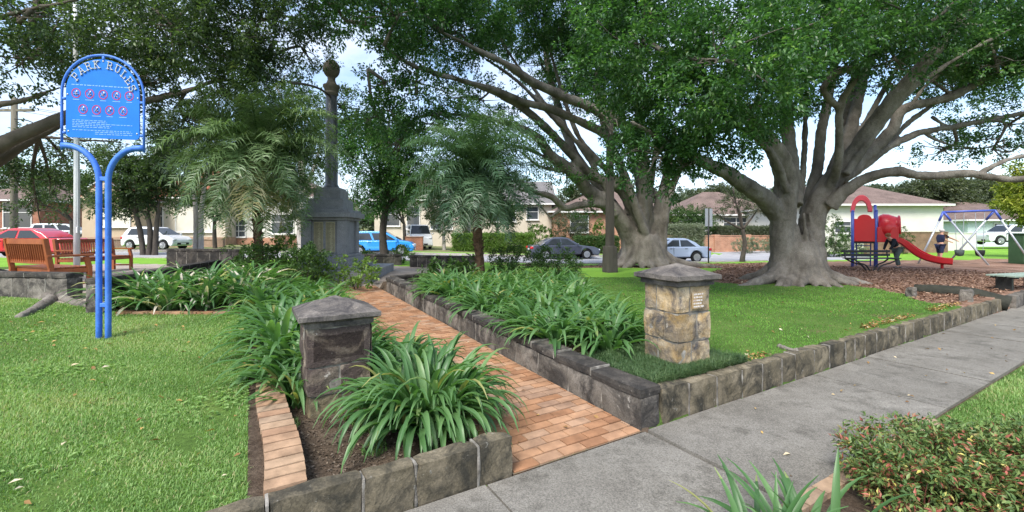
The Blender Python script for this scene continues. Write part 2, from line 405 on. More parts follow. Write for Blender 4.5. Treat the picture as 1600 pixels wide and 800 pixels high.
# walls / roofs of houses
def Mbrick(name, c1, c2, mort, scale=1.0, bump=.3):
    m, nt, b = _nt(name); b.inputs['Roughness'].default_value = .9; b.inputs['Specular IOR Level'].default_value = .15
    t = nt.nodes.new('ShaderNodeTexCoord'); sp = nt.nodes.new('ShaderNodeSeparateXYZ'); nt.links.new(t.outputs['Object'], sp.inputs[0])
    s = mathn(nt, 'ADD', sp.outputs[0], sp.outputs[1]); cb = nt.nodes.new('ShaderNodeCombineXYZ')
    nt.links.new(s, cb.inputs[0]); nt.links.new(sp.outputs[2], cb.inputs[1])
    br = nt.nodes.new('ShaderNodeTexBrick'); nt.links.new(cb.outputs[0], br.inputs['Vector'])
    br.inputs['Scale'].default_value = scale; br.inputs['Brick Width'].default_value = .24; br.inputs['Row Height'].default_value = .086; br.inputs['Mortar Size'].default_value = .008
    br.inputs['Color1'].default_value = (*c1,1); br.inputs['Color2'].default_value = (*c2,1); br.inputs['Mortar'].default_value = (*mort,1)
    f = ramp(nt, [(.3,(.75,.75,.75)), (.7,(1.2,1.2,1.2))]); nt.links.new(tnoise(nt, t.outputs['Object'], 1.6, 6), f.inputs[0])
    nt.links.new(mixc(nt, 1.0, br.outputs['Color'], f.outputs[0], 'MULTIPLY'), b.inputs['Base Color'])
    bumpn(nt, b, br.outputs['Fac'], -bump, .01); return m
def Mtile(name, c1, c2):
    """rows of roof tiles"""
    m, nt, b = _nt(name); b.inputs['Roughness'].default_value = .85; b.inputs['Specular IOR Level'].default_value = .2
    t = nt.nodes.new('ShaderNodeTexCoord'); sp = nt.nodes.new('ShaderNodeSeparateXYZ'); nt.links.new(t.outputs['Object'], sp.inputs[0])
    s = mathn(nt, 'ADD', sp.outputs[0], sp.outputs[1]); cb = nt.nodes.new('ShaderNodeCombineXYZ')
    nt.links.new(s, cb.inputs[0]); nt.links.new(sp.outputs[2], cb.inputs[1])
    br = nt.nodes.new('ShaderNodeTexBrick'); nt.links.new(cb.outputs[0], br.inputs['Vector'])
    br.inputs['Brick Width'].default_value = .3; br.inputs['Row Height'].default_value = .17; br.inputs['Mortar Size'].default_value = .018
    br.inputs['Color1'].default_value = (*c1,1); br.inputs['Color2'].default_value = (*c2,1); br.inputs['Mortar'].default_value = (*[q*.45 for q in c1],1)
    f = ramp(nt, [(.3,(.7,.7,.7)), (.7,(1.2,1.2,1.2))]); nt.links.new(tnoise(nt, t.outputs['Object'], .9, 6), f.inputs[0])
    nt.links.new(mixc(nt, 1.0, br.outputs['Color'], f.outputs[0], 'MULTIPLY'), b.inputs['Base Color'])
    bumpn(nt, b, br.outputs['Fac'], -.4, .02); return m
MAT['wall_cream'] = M('wall_cream', [(.5,.44,.35), (.6,.54,.44)], 1.2, .9, .1, 60)
MAT['wall_white'] = M('wall_white', [(.58,.56,.5), (.68,.66,.6)], 1.2, .9, .1, 60)
MAT['wall_beige'] = M('wall_beige', [(.42,.33,.23), (.5,.4,.29)], 1.2, .9, .1, 60)
MAT['wall_aqua'] = M('wall_aqua', [(.5,.58,.57), (.6,.67,.66)], 1.2, .9)
MAT['brick_red'] = Mbrick('brick_red', (.25,.085,.05), (.33,.13,.075), (.3,.25,.2))
MAT['brick_orange'] = Mbrick('brick_orange', (.38,.17,.1), (.46,.23,.14), (.4,.33,.26))
MAT['brick_tan'] = Mbrick('brick_tan', (.36,.23,.15), (.42,.28,.19), (.36,.3,.25))
MAT['brick_brown'] = Mbrick('brick_brown', (.2,.115,.075), (.26,.155,.1), (.22,.18,.14))
MAT['tile_brown'] = Mtile('tile_brown', (.165,.118,.1), (.22,.16,.135))
MAT['tile_red'] = Mtile('tile_red', (.3,.1,.06), (.38,.15,.09))
MAT['tile_orange'] = Mtile('tile_orange', (.42,.17,.085), (.5,.22,.12))
MAT['tile_grey'] = Mtile('tile_grey', (.16,.15,.15), (.22,.21,.2))
MAT['trim_white'] = M('trim_white', [(.7,.69,.66)], 1, .6)
MAT['blind'] = M('blind', [(.62,.58,.48), (.68,.64,.55)], 2, .8)
# ================================================================== ground materials
def Mground(name, stops, sc=.9, fine=26, bump=.5, patch=None, patch_at=.6):
    m, nt, b = _nt(name); b.inputs['Roughness'].default_value = .95; b.inputs['Specular IOR Level'].default_value = .1
    v = coords(nt, 'World')
    r = ramp(nt, stops); nt.links.new(tnoise(nt, v, sc, 8, .68), r.inputs[0]); c = r.outputs[0]
    if patch:
        p = ramp(nt, [(patch_at,(0,0,0)), (patch_at+.09,(1,1,1))]); nt.links.new(tnoise(nt, v, .75, 9, .72, .5), p.inputs[0])
        c = mixc(nt, p.outputs[0], c, patch)
    f = ramp(nt, [(.28,(.6,.6,.6)), (.72,(1.35,1.35,1.35))]); nt.links.new(tnoise(nt, v, fine, 6, .75), f.inputs[0])
    c = mixc(nt, 1.0, c, f.outputs[0], 'MULTIPLY'); nt.links.new(c, b.inputs['Base Color'])
    bumpn(nt, b, tnoise(nt, v, fine*1.4, 5, .7), bump, .03); return m
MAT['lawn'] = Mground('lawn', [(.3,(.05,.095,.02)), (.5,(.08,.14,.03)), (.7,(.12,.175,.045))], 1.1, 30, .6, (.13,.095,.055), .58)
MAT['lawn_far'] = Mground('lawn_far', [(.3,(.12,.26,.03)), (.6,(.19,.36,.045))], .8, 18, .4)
MAT['soil'] = Mground('soil', [(.3,(.055,.038,.026)), (.6,(.12,.09,.065))], 5, 40, .8, (.17,.14,.11), .58)
MAT['mulch'] = Mground('mulch', [(.3,(.13,.07,.047)), (.5,(.24,.145,.1)), (.7,(.33,.22,.165))], 1.3, 22, .9, (.12,.075,.05), .56)
MAT['plaza'] = Mground('plaza', [(.3,(.26,.215,.18)), (.6,(.36,.31,.265))], 1.6, 45, .2)
MAT['road'] = Mground('road', [(.3,(.26,.26,.27)), (.6,(.36,.36,.37))], .5, 30, .2)
MAT['dirt_far'] = Mground('dirt_far', [(.3,(.1,.14,.05)), (.6,(.2,.2,.1))], .3, 6, .3)
MAT['drive'] = Mground('drive', [(.3,(.3,.28,.25)), (.6,(.42,.39,.35))], .6, 20, .2)
def concrete_mat():
    m, nt, b = _nt('concrete'); b.inputs['Roughness'].default_value = .93; b.inputs['Specular IOR Level'].default_value = .15
    v = coords(nt, 'World')
    r = ramp(nt, [(.3,(.13,.121,.105)), (.5,(.18,.169,.148)), (.7,(.235,.222,.197))]); nt.links.new(tnoise(nt, v, 1.3, 9, .7, .3), r.inputs[0]); c = r.outputs[0]
    s = ramp(nt, [(.5,(1,1,1)), (.66,(.58,.575,.565))]); nt.links.new(tnoise(nt, v, 2.6, 7, .7), s.inputs[0]); c = mixc(nt, 1.0, c, s.outputs[0], 'MULTIPLY')
    f = ramp(nt, [(.32,(.5,.5,.5)), (.48,(.98,.98,.98)), (.68,(1.5,1.5,1.47))]); nt.links.new(tnoise(nt, v, 95, 3, .8), f.inputs[0]); c = mixc(nt, 1.0, c, f.outputs[0], 'MULTIPLY')
    at = nt.nodes.new('ShaderNodeAttribute'); at.attribute_name = 'tint'
    r3 = ramp(nt, [(0,(.8,.8,.8)), (1,(1.2,1.2,1.2))]); nt.links.new(at.outputs['Fac'], r3.inputs[0]); c = mixc(nt, 1.0, c, r3.outputs[0], 'MULTIPLY')
    nt.links.new(c, b.inputs['Base Color']); bumpn(nt, b, tnoise(nt, v, 120, 3, .8), .35, .008); return m
MAT['concrete'] = concrete_mat()

# ================================================================== terrain, one surface split by what covers it
us = np.concatenate([[-700,-350,-170,-90,-60,-45,-36], np.arange(-28,-10,.6), np.arange(-10,14.0,.1), np.arange(14,30,.5), [32,36,42,55,80,150,320,700]])
vs_ = np.concatenate([[-300,-100,-40,-16,-8], np.arange(-5,13.0,.1), np.arange(13,46,.35), [47,50,56,64,80,110,160,300,700]])
us = np.round(us, 4); vs_ = np.round(vs_, 4)
U2, V2 = np.meshgrid(us, vs_, indexing='ij')
Z2 = Huv(U2, V2); X2, Y2 = uv2xy(U2, V2)
uc = (us[:-1]+us[1:])/2; vc = (vs_[:-1]+vs_[1:])/2
UC, VC = np.meshgrid(uc, vc, indexing='ij'); XC, YC = uv2xy(UC, VC)
def wob(x, y, s=1.0):
    return np.sin(x*2.1*s+1.3)*np.sin(y*1.7*s+.4)*.5+np.sin(x*4.7*s+y*3.9*s)*.3+np.sin(x*9.3*s-y*8.1*s+2)*.2
W_ = wob(XC, YC)
def inpoly(x, y, poly):
    r = np.zeros(np.shape(x), bool); n = len(poly)
    for i in range(n):
        x1, y1 = poly[i]; x2, y2 = poly[(i+1) % n]
        c = ((y1 > y) != (y2 > y)) & (x < (x2-x1)*(y-y1)/(y2-y1+1e-12)+x1); r ^= c
    return r
REG = np.zeros(UC.shape, int)   # 0 lawn
LB_POLY = [(-1.3,.1),(-2.62,.1),(-2.66,4.7),(-3.25,5.25),(-4.5,5.85),(-4.8,6.3),(-3.0,11.2),(-1.6,9.6),(-1.3,9.0)]
RB_POLY = [(.1,.1),(1.75,.1),(1.7,.5),(1.25,.95),(3.4,4.65),(6.8,9.2),(5.0,10.2),(.1,8.6)]
def mulchq(x, y, w):
    g = inpoly(x+.35*w, y+.35*w, [(5.2,12.9),(7.4,11.9),(9.3,12.3),(9.15,10.6),(8.4,8.75),(9.0,8.2),(30,21),(27,25.5),(12,23.2),(9.5,22.8),(-1.0,21.0),(1.5,19.6),(5.2,18.9),(9.0,18.3)])
    return g
soil = inpoly(UC, VC, LB_POLY) | inpoly(UC+.06*W_, VC+.06*W_, RB_POLY)
REG[mulchq(XC, YC, W_)] = 3
REG[soil] = 1
REG[(UC > -2.86-.1*np.abs(W_)) & (UC < -2.6) & (VC > .1) & (VC < 4.9)] = 1
REG[(UC > -1.5) & (UC < .1) & (VC < 9.5) & (VC > -1.3)] = 1
REG[(VC > -1.25) & (VC < .05)] = 1
REG[(VC < -1.25) & (VC > -2.6+.1*W_) & (UC > -1.4) & (UC < 2.25+.1*W_)] = 1
PLZ = (-.6, 11.4)
plz = (np.hypot(UC-PLZ[0], VC-PLZ[1]) < 4.9) & (VC > 8.9) & ~inpoly(UC, VC, RB_POLY) & ~inpoly(UC, VC, LB_POLY)
plz |= inpoly(XC, YC, [(-8.4,7.35),(-6.5,6.75),(-7.9,12.3),(-9,16.5),(-15,16.5),(-15,11),(-9.6,8.2)])
REG[plz] = 2
REG[(np.abs(YC-road_c(XC)) < 3.8) & (XC < 17.5) & (YC > 15)] = 4
REG[(np.abs(XC-18.5-.1*(YC-28)) < 3.4) & (YC > 24.5)] = 4
far = (YC > road_c(XC)+3.8) & (REG != 4)
REG[far] = 5
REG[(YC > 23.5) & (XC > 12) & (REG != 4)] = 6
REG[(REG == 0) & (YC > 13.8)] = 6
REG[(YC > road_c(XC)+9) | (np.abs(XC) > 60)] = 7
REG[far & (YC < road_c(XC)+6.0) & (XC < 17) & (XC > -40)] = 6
nu, nv = len(us), len(vs_)
allV = np.stack([X2.ravel(), Y2.ravel(), Z2.ravel()], 1)
I, J = np.meshgrid(np.arange(nu-1), np.arange(nv-1), indexing='ij')
allF = np.stack([I*nv+J, (I+1)*nv+J, (I+1)*nv+J+1, I*nv+J+1], -1)
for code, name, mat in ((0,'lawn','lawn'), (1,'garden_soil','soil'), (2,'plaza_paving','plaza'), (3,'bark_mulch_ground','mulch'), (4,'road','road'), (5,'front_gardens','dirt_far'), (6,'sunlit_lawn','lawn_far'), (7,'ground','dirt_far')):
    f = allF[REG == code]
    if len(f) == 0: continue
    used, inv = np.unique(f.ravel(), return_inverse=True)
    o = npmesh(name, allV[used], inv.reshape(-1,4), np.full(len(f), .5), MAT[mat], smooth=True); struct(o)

# ================================================================== footpath slabs and brick path
mb = MB()
joints = [-9.0,-7.6,-6.1,-4.6,-3.1,-1.52,.03,1.42,2.9,4.35,5.9,7.4,8.9,10.4,12,13.5,15,16.6,18.2,19.8,21.4,23,25,27]
for i in range(len(joints)-1):
    a, b = joints[i]+(.016 if joints[i] == .03 else .007), joints[i+1]-(.016 if joints[i+1] == .03 else .007)
    c = uv2xy((a+b)/2, -.605)
    dz = .005*math.sin(i*2.3)
    mb.rough((c[0], c[1], -.05+dz), (b-a, 1.17, .1), A31, tint=.3+.4*random.random(), amp=.0, r=.006, div=.6)
struct(mb.build('sidewalk', MAT['concrete']))
mb = MB(); v = .004; row = 0
bw, bl = .112, .226
while v < 9.75:
    off = (row % 2)*bl/2
    u = -1.282
    first = True
    while u < -.012:
        l = (bl/2 if (first and row % 2) else bl)
        l = min(l, -.008-u); first = False
        if l > .03:
            c = uv2xy(u+l/2, v+bw/2); z = zpath(v)+random.uniform(-.002,.002)
            t = random.random()
            mb.rough((c[0], c[1], z-.03), (l-.007, bw-.007, .06), A31+random.uniform(-.008,.008), tint=t, amp=0, r=.005, div=.3)
        u += l
    v += bw; row += 1
struct(mb.build('brick_path', MAT['brick_path']))
mb = MB()   # bed of sand under the bricks
for k in range(20):
    v0, v1 = k*.49, (k+1)*.49
    P = [uv2xy(-1.29, v0), uv2xy(-.002, v0), uv2xy(-.002, v1), uv2xy(-1.29, v1)]
    mb.add([(p[0], p[1], zpath(v0 if i < 2 else v1)-.013) for i, p in enumerate(P)], [(0,1,2,3)])
struct(mb.build('path_joint_sand', M('sand', [(.1,.075,.05), (.17,.13,.09), (.09,.1,.05)], 6, .95, .4, 80)))

# ================================================================== stone walls
def wall_run(name, label, p0, p1, thick, zb, zt, blk=(.32,.5), mats=('stone_kerb','mortar'), cope=None, side=1, zfun=None, joint=.012, seed=1, amp=.02, proud=.0, parent=None):
    """a run of worn stone blocks between two uv points; thick to the left side (side=1) of the direction.
    zb/zt: (start,end) bottom/top."""
    rnd = random.Random(seed)
    a = Vector((*uv2xy(*p0), 0)); b = Vector((*uv2xy(*p1), 0)); d = b-a; L = d.length; d.normalize()
    nrm = Vector((-d.y, d.x, 0))*side; ang = math.atan2(d.y, d.x)
    mb = MB(); s = 0; k = 0
    ct = cope[0] if cope else 0
    while s < L-1e-3:
        l = rnd.uniform(*blk)
        if L-s-l < blk[0]*.6: l = L-s
        t = (s+l/2)/L
        b0 = zb[0]*(1-t)+zb[1]*t; t0 = zt[0]*(1-t)+zt[1]*t - ct + rnd.uniform(-.008,.008)
        c = a+d*(s+l/2)+nrm*(thick/2+rnd.uniform(-.006,.006)); 
        mb.rough((c.x, c.y, (b0+t0)/2), (l-joint, thick, t0-b0), ang+rnd.uniform(-.015,.015), 0, rnd.random(), amp, .018, .06, seed*13+k)
        # mortar joint standing slightly proud
        if s > 0:
            cj = a+d*s+nrm*(thick/2)
            mb.rough((cj.x, cj.y, (b0+t0)/2-.004), (joint+.008, thick-.006, t0-b0-.012), ang, 1, .5, .014, .004, .04, seed*5+k)
        s += l; k += 1
    if cope:
        s = 0
        while s < L-1e-3:
            l = rnd.uniform(*cope[1])
            if L-s-l < cope[1][0]*.6: l = L-s
            t = (s+l/2)/L; t0 = zt[0]*(1-t)+zt[1]*t
            c = a+d*(s+l/2)+nrm*(thick/2)
            slope = math.atan2((zt[1]-zt[0]), L)
            mb.rough((c.x, c.y, t0-ct/2), (l-.012, thick+2*cope[2], ct), ang, 2, rnd.random(), amp*.55, .016, .07, seed*3+k)
            if s > 0:
                cj = a+d*s+nrm*(thick/2)
                mb.rough((cj.x, cj.y, t0-ct/2), (.016, thick+2*cope[2]-.008, ct-.006), ang, 1, .5, .004, .003, .06, seed+k)
            s += l; k += 1
    M3 = [MAT[m] for m in mats]+([MAT['stone_cope']] if cope else [])
    o = mb.build(name, M3, parent, smooth=False)
    if parent is None: tag(o, label, 'stone wall')
    return o
wall_run('garden_edging', 'low brown sandstone edging with mortar joints in front of the clump by the dark pillar', (-9.2,.0), (-1.283,.0), .13, (-.06,-.06), (.26,.26), (.3,.52), seed=3)
wall_run('garden_edging', 'sandstone edging blocks holding the lawn above the footpath on the right of the brick path', (.26,.0), (11.4,.0), .14, (-.06,-.06), (.3,.24), (.27,.44), seed=5)
wall_run('retaining_wall', 'long low grey stone wall with coping slabs along the brick path', (.0,.0), (.0,8.25), .24, (-.06,.2), (.335,.6), (.45,.7), ('stone_wall','mortar'), (.085,(.45,.66),.012), side=-1, joint=.012, seed=8, amp=.014)
wall_run('retaining_wall', 'short end of stone wall turning at the far end of the brick path', (.25,8.24), (2.9,9.3), .24, (.1,.1), (.6,.58), (.45,.7), ('stone_wall','mortar'), (.085,(.45,.66),.012), joint=.012, seed=9, amp=.014)
wall_run('retaining_wall', 'low stone wall curving behind the glare painted plant row and the blue sign post', (-4.95,6.0), (-3.75,11.1), .22, (.3,.4), (1.03,.98), (.45,.7), ('stone_wall','mortar'), (.085,(.45,.66),.012), side=-1, joint=.012, seed=10, amp=.014)
def xy_wall(name, label, a, b, thick, zb, zt, **k):
    return wall_run(name, label, xy2uv(*a), xy2uv(*b), thick, zb, zt, **k)
CP = dict(mats=('stone_wall','mortar'), cope=(.085,(.45,.66),.012), joint=.012, amp=.014)
xy_wall('retaining_wall', 'low stone wall with grey coping in front of the near wooden bench', (-9.9,7.6), (-7.28,7.12), .24, (.4,.4), (1.02,1.03), seed=11, side=1, **CP)
xy_wall('retaining_wall', 'dark stone back wall beyond the glare painted plants, left of the palm', (-12.4,15.6), (-9.6,15.3), .3, (.3,.3), (1.12,1.1), seed=12, mats=('stone_cope','mortar'), cope=(.09,(.5,.8),.012), joint=.012, amp=.014)
xy_wall('retaining_wall', 'low dark wall behind the memorial, left of the gap', (-6.6,18.4), (-4.75,18.7), .28, (.2,.2), (.78,.76), seed=13, mats=('stone_cope','mortar'), cope=(.09,(.5,.8),.012), joint=.012, amp=.014)
xy_wall('retaining_wall', 'low dark wall across the far side of the plaza behind the dark palm', (-4.15,17.6), (-1.4,17.2), .28, (.2,.2), (.78,.76), seed=14, mats=('stone_cope','mortar'), cope=(.09,(.5,.8),.012), joint=.012, amp=.014)
# rubble kerb at the playground end of the edging
xy_wall('garden_edging', 'stone wall end by the playground past the dark log', (11.3,9.75), (19,14.4), .18, (-.05,0), (.27,.35), seed=16, mats=('stone_wall','mortar'), blk=(.5,.8), joint=.012, amp=.02)

# brick soldier strip and path edges
mb = MB(); v = .14
while v < 4.75:
    c = uv2xy(-2.72+.02*math.sin(v*3), v+.056)
    z = .262+.03*v
    mb.rough((c[0], c[1], z-.1), (.222, .107, .21), A31+random.uniform(-.02,.02), 0, random.choice([.3,.45,.55,.65,.75,.88]), .002, .006, .1, int(v*50))
    v += .114
tag(mb.build('brick_edging', MAT['brick_strip']), 'strip of tan bricks between the left lawn and the dark pillar bed', 'brick edging')
mb = MB(); v = .16
while v < 9.4:
    c = uv2xy(-1.33, v+.11)
    mb.rough((c[0], c[1], zpath(v)+.0), (.1, .216, .12), A31+random.uniform(-.02,.02), 0, random.random(), .003, .006, .1, int(v*50))
    v += .226
tag(mb.build('brick_edging', MAT['brick_path']), 'brick border along the left side of the brick path under the plants', 'brick edging')
mb = MB(); u = -.9
while u < 2.2:
    c = uv2xy(u+.11, -1.255)
    mb.rough((c[0], c[1], -.0), (.222, .1, .1), A31+random.uniform(-.02,.02), 0, random.choice([.5,.7,.8,.9]), .002, .006, .1, int(u*50+99))
    u += .23
tag(mb.build('brick_edging', MAT['brick_strip']), 'pinkish brick border between the footpath and the red tipped bush', 'brick edging')
mb = MB(); rr = random.Random(6)
a = np.array((-3.15,5.12)); b = np.array((-4.55,5.78)); n = 7
for k in range(n):
    p = a+(b-a)*(k+.5)/n; c = uv2xy(*p); th = A31+math.atan2(b[1]-a[1], b[0]-a[0])
    mb.rough((c[0], c[1], H(*c)+.0), (.215,.09,.08), th+rr.uniform(-.06,.06), 0, rr.random(), .003, .006, .1, k)
tag(mb.build('brick_edging', MAT['brick_path']), 'half buried bricks edging the glare painted plant row at the back of the left lawn', 'brick edging')
# timber edging between right bed and lawn
mb = MB()
P = [uv2xy(3.42,4.6), uv2xy(4.6,6.2), uv2xy(5.7,7.7), uv2xy(6.8,9.15)]
mb.tube([(p[0], p[1], H(*p)+.07) for p in P], [.08,.075,.07,.07], 8, jit=.2, sub=4)
tag(mb.build('timber_edging', MAT['bark_pale'], smooth=True), 'pale timber log edging the planted bed beside the far lawn', 'edging')

# ================================================================== gate pillars
def pillar(label, corner, ang, w, courses, cap, mats, z0, cap_mat, rot_jit=.01, seed=1, plaque=False):
    """corner: front corner (nearest), ang: direction of the right face"""
    d = Vector((math.cos(ang), math.sin(ang), 0)); n = Vector((-d.y, d.x, 0))
    c = Vector((corner[0], corner[1], 0))+d*(w/2)+n*(w/2)
    root = thing('gate_pillar', label, 'pillar', (c.x, c.y, z0), ang)
    rnd = random.Random(seed); mb = MB(); z = -.1
    for k, (h, ww, split) in enumerate(courses):
        h0 = z; z += h
        xs = [-ww/2, -ww/2+ww*split, ww/2]
        for i in range(2):
            for j in range(2):
                # split also in depth for corner stones
                ys = [-ww/2, -ww/2+ww*(1-split), ww/2]
                cx = (xs[i]+xs[i+1])/2; cy = (ys[j]+ys[j+1])/2
                mb.rough((cx, cy, h0+h/2), (xs[i+1]-xs[i]-.012, ys[j+1]-ys[j]-.012, h-.012), 0, 2 if (k == 0 and len(mats) > 2) else 0, rnd.random(), .02, .014, .05, seed*31+k*4+i*2+j, 6)
        mb.rough((0,0,h0+h/2), (ww-.03, ww-.03, h+.004), 0, 1, .5, .006, .01, .1, seed)
    mb.build('shaft', [MAT[q] for q in mats], root)
    cw, ch, lip = cap
    mb = MB()
    mb.rough((0,0,z+.03), (cw-.1, cw-.1, .06), 0, 0, .5, .006, .01, .06, seed+3)
    # weathered pyramid with a lip, subdivided
    N = 10; hw = cw/2; vs = []; fs = []
    rings = [(hw-.03, z+.05), (hw, z+.068), (hw, z+.068+lip)]
    for q in range(1, 9): 
        t = q/9; rings.append((hw*(1-t)*(1-.0*t), z+.068+lip+ch*t))
    for r, zz in rings:
        for e in range(4):
            for s in range(N):
                t = -1+2*s/N
                p = [(t*r,-r),(r,t*r),(-t*r,r),(-r,-t*r)][e]
                g = Vector((p[0]*9, p[1]*9, zz*9+seed))
                dv = noise.noise(g)*.009
                vs.append((p[0]*(1+dv), p[1]*(1+dv), zz+dv))
    n4 = 4*N
    for i in range(len(rings)-1):
        for k in range(n4):
            k2 = (k+1) % n4; fs.append((i*n4+k, i*n4+k2, (i+1)*n4+k2, (i+1)*n4+k))
    vs.append((0,0,z+.068+lip+ch)); o = (len(rings)-1)*n4
    for k in range(n4): fs.append((o+k, o+(k+1) % n4, len(vs)-1))
    fs.append(tuple(range(n4-1,-1,-1)))
    mb.add(vs, fs, 0)
    mb.build('cap', MAT[cap_mat], root)
    return root, z
pr, pz = pillar('pale yellow sandstone gate pillar standing on the right lawn', (1.69,4.44), R(26), .5, [(.37,.49,.42),(.3,.5,.6),(.28,.49,.38)], (.64,.11,.045), ('stone_warm','mortar'), .29, 'cap_stone', seed=4)
# worn white plaque on its right face
mb = MB(); pm = MB()
mb.box((.02,-.265,pz-.15), (.15,.012,.17), mi=0)
rr = random.Random(3)
for k in range(5):
    x = -.045
    while x < .08:
        w = rr.uniform(.012,.03)
        mb.box((x+.01, -.272, pz-.085-k*.032), (w,.004,.016), mi=1); x += w+.009
mb.build('plaque', [MAT['stone_warm'], M('worn_paint', [(.45,.42,.4), (.6,.57,.54), (.25,.12,.1)], 30, .8)], pr)
pillar('dark weathered gate pillar standing in the plants beside the brick path', (-1.7,3.6), R(31), .53, [(.32,.5,.55),(.24,.53,.5),(.335,.54,.97)], (.66,.125,.04), ('stone_dark','mortar','stone_olive'), .1, 'cap_stone', seed=9)

# ================================================================== memorial column
MR = R(4); mc = (-5.6,13.5)
root = thing('war_memorial', 'tall grey granite memorial column topped by a stone ball on a stepped pedestal', 'memorial', (mc[0], mc[1], .3), MR)
zb = .3; root.scale = (.86,.86,1)
def mstep(name, w, z0, z1, mat, bev=.02, parent=root, d=None):
    mb = MB(); mb.box((0,0,(z0+z1)/2-zb), (w, d or w, z1-z0)); return mb.build(name, mat, parent, bevel=bev)
mstep('step', 3.7, .1, .62, MAT['granite']); mstep('plinth', 2.35, .62, .72, MAT['granite'])
mb = MB()
mb.box((0,0,.84-zb), (1.85,1.85,.24)); mb.box((0,0,1.0-zb), (1.7,1.7,.08))
mb.box((0,0,1.55-zb), (1.38,1.38,1.02))
for sx in (-1,1):
    for sy in (-1,1): mb.box((sx*.6, sy*.6, 1.55-zb), (.34,.34,1.016))
for w, z0, z1 in ((1.62,2.06,2.14),(1.86,2.14,2.3),(1.66,2.3,2.38),(1.2,2.38,2.68),(1.1,2.68,2.72),(.92,2.72,3.0),(.8,3.0,3.06)):
    mb.box((0,0,(z0+z1)/2-zb), (w,w,z1-z0))
mb.build('pedestal', MAT['granite'], root, bevel=.015)
mb = MB(); mb.lathe([(.27,3.06-zb),(.27,3.1-zb),(.23,3.16-zb),(.215,3.2-zb),(.22,4.2-zb),(.205,5.2-zb),(.185,5.92-zb)], n=28)
mb.build('shaft', MAT['granite_shaft'], root, smooth=True)
mb = MB(); mb.lathe([(.19,5.92-zb),(.22,5.95-zb),(.24,6.0-zb),(.215,6.05-zb),(.25,6.14-zb),(.29,6.19-zb),(.29,6.25-zb),(.2,6.28-zb),(.16,6.34-zb),(.13,6.42-zb),(.14,6.5-zb)], n=28)
mb.build('capital', MAT['sandstone_cap'], root, bevel=.006)
mb = MB(); mb.ball((0,0,6.76-zb), .29, 28); mb.build('ball_finial', MAT['sandstone_cap'], root, smooth=True)
for sx in (-.2,.2):
    mb = MB(); mb.box((sx,-.7,1.56-zb), (.31,.02,.9), mi=0)
    rr = random.Random(int(sx*100))
    for k in range(22):
        z = 1.96-zb-k*.037
        w1 = rr.uniform(.1,.15); mb.box((sx-.13+w1/2, -.7115, z), (w1,.004,.012), mi=1)
        w2 = rr.uniform(.05,.1); mb.box((sx+.13-w2/2, -.7115, z), (w2,.004,.012), mi=1)
    mb.build('plaque', [MAT['gold_plaque'], MAT['plaque_text']], root)
# ================================================================== park rules sign
sx0, sy0 = -4.86, 5.18; sz0 = H(sx0, sy0)-.02
sign = thing('park_sign', 'blue arched park rules sign on a forked blue tube post standing in the left lawn', 'sign', (sx0, sy0, sz0), R(13))
sign.scale = (.8,1,1)
for s in (-1, 1):
    mb = MB()
    P = [(s*.058,0,-.2)]+[(s*.058,0,z) for z in (.2,1.0,1.9)]
    for k in range(1, 9):
        a = math.pi/2*k/8
        P.append((s*(.058+.4*(1-math.cos(a))), 0, 1.9+.4*math.sin(a)))
    P.append((s*.515,0,2.3))
    mb.tube(P, .036, 12); mb.build('post', MAT['blue_tube'], sign, smooth=True)
for z in (.42, 1.92):
    mb = MB(); mb.bar((-.05,0,z), (.05,0,z), .05, .05); mb.build('cross_brace', MAT['blue_tube'], sign, bevel=.008)
mb = MB(); fr = [(-.515,0,2.25),(-.515,0,2.6),(-.515,0,2.92)]
for k in range(1, 25):
    a = math.pi-math.pi*k/24; fr.append((.515*math.cos(a), 0, 2.92+.47*math.sin(a)))
fr += [(.515,0,2.6),(.515,0,2.25)]
mb.tube(fr, .015, 8)
for x, z in ((-.49,2.45),(-.49,2.85),(.49,2.45),(.49,2.85)): mb.bar((x-.025,0,z), (x+.025,0,z), .02, .03)
mb.bar((0,0,3.31), (0,0,3.4), .02, .03)
mb.build('frame', MAT['blue_tube'], sign, smooth=True)
poly = []
for cx, cz, a0 in ((-.41,2.45,180),(.41,2.45,270)):
    for k in range(6):
        a = R(a0+90*k/5); poly.append((cx+.05*math.cos(a), cz+.05*math.sin(a)))
for k in range(0, 29):
    a = math.pi*k/28; poly.append((.46*math.cos(a), 2.94+.4*math.sin(a)))
mb = MB(); mb.prism(poly, -.008, .008, lambda a, b, h: Vector((a, h, b)))
board = mb.build('board', MAT['blue_sign'], sign)
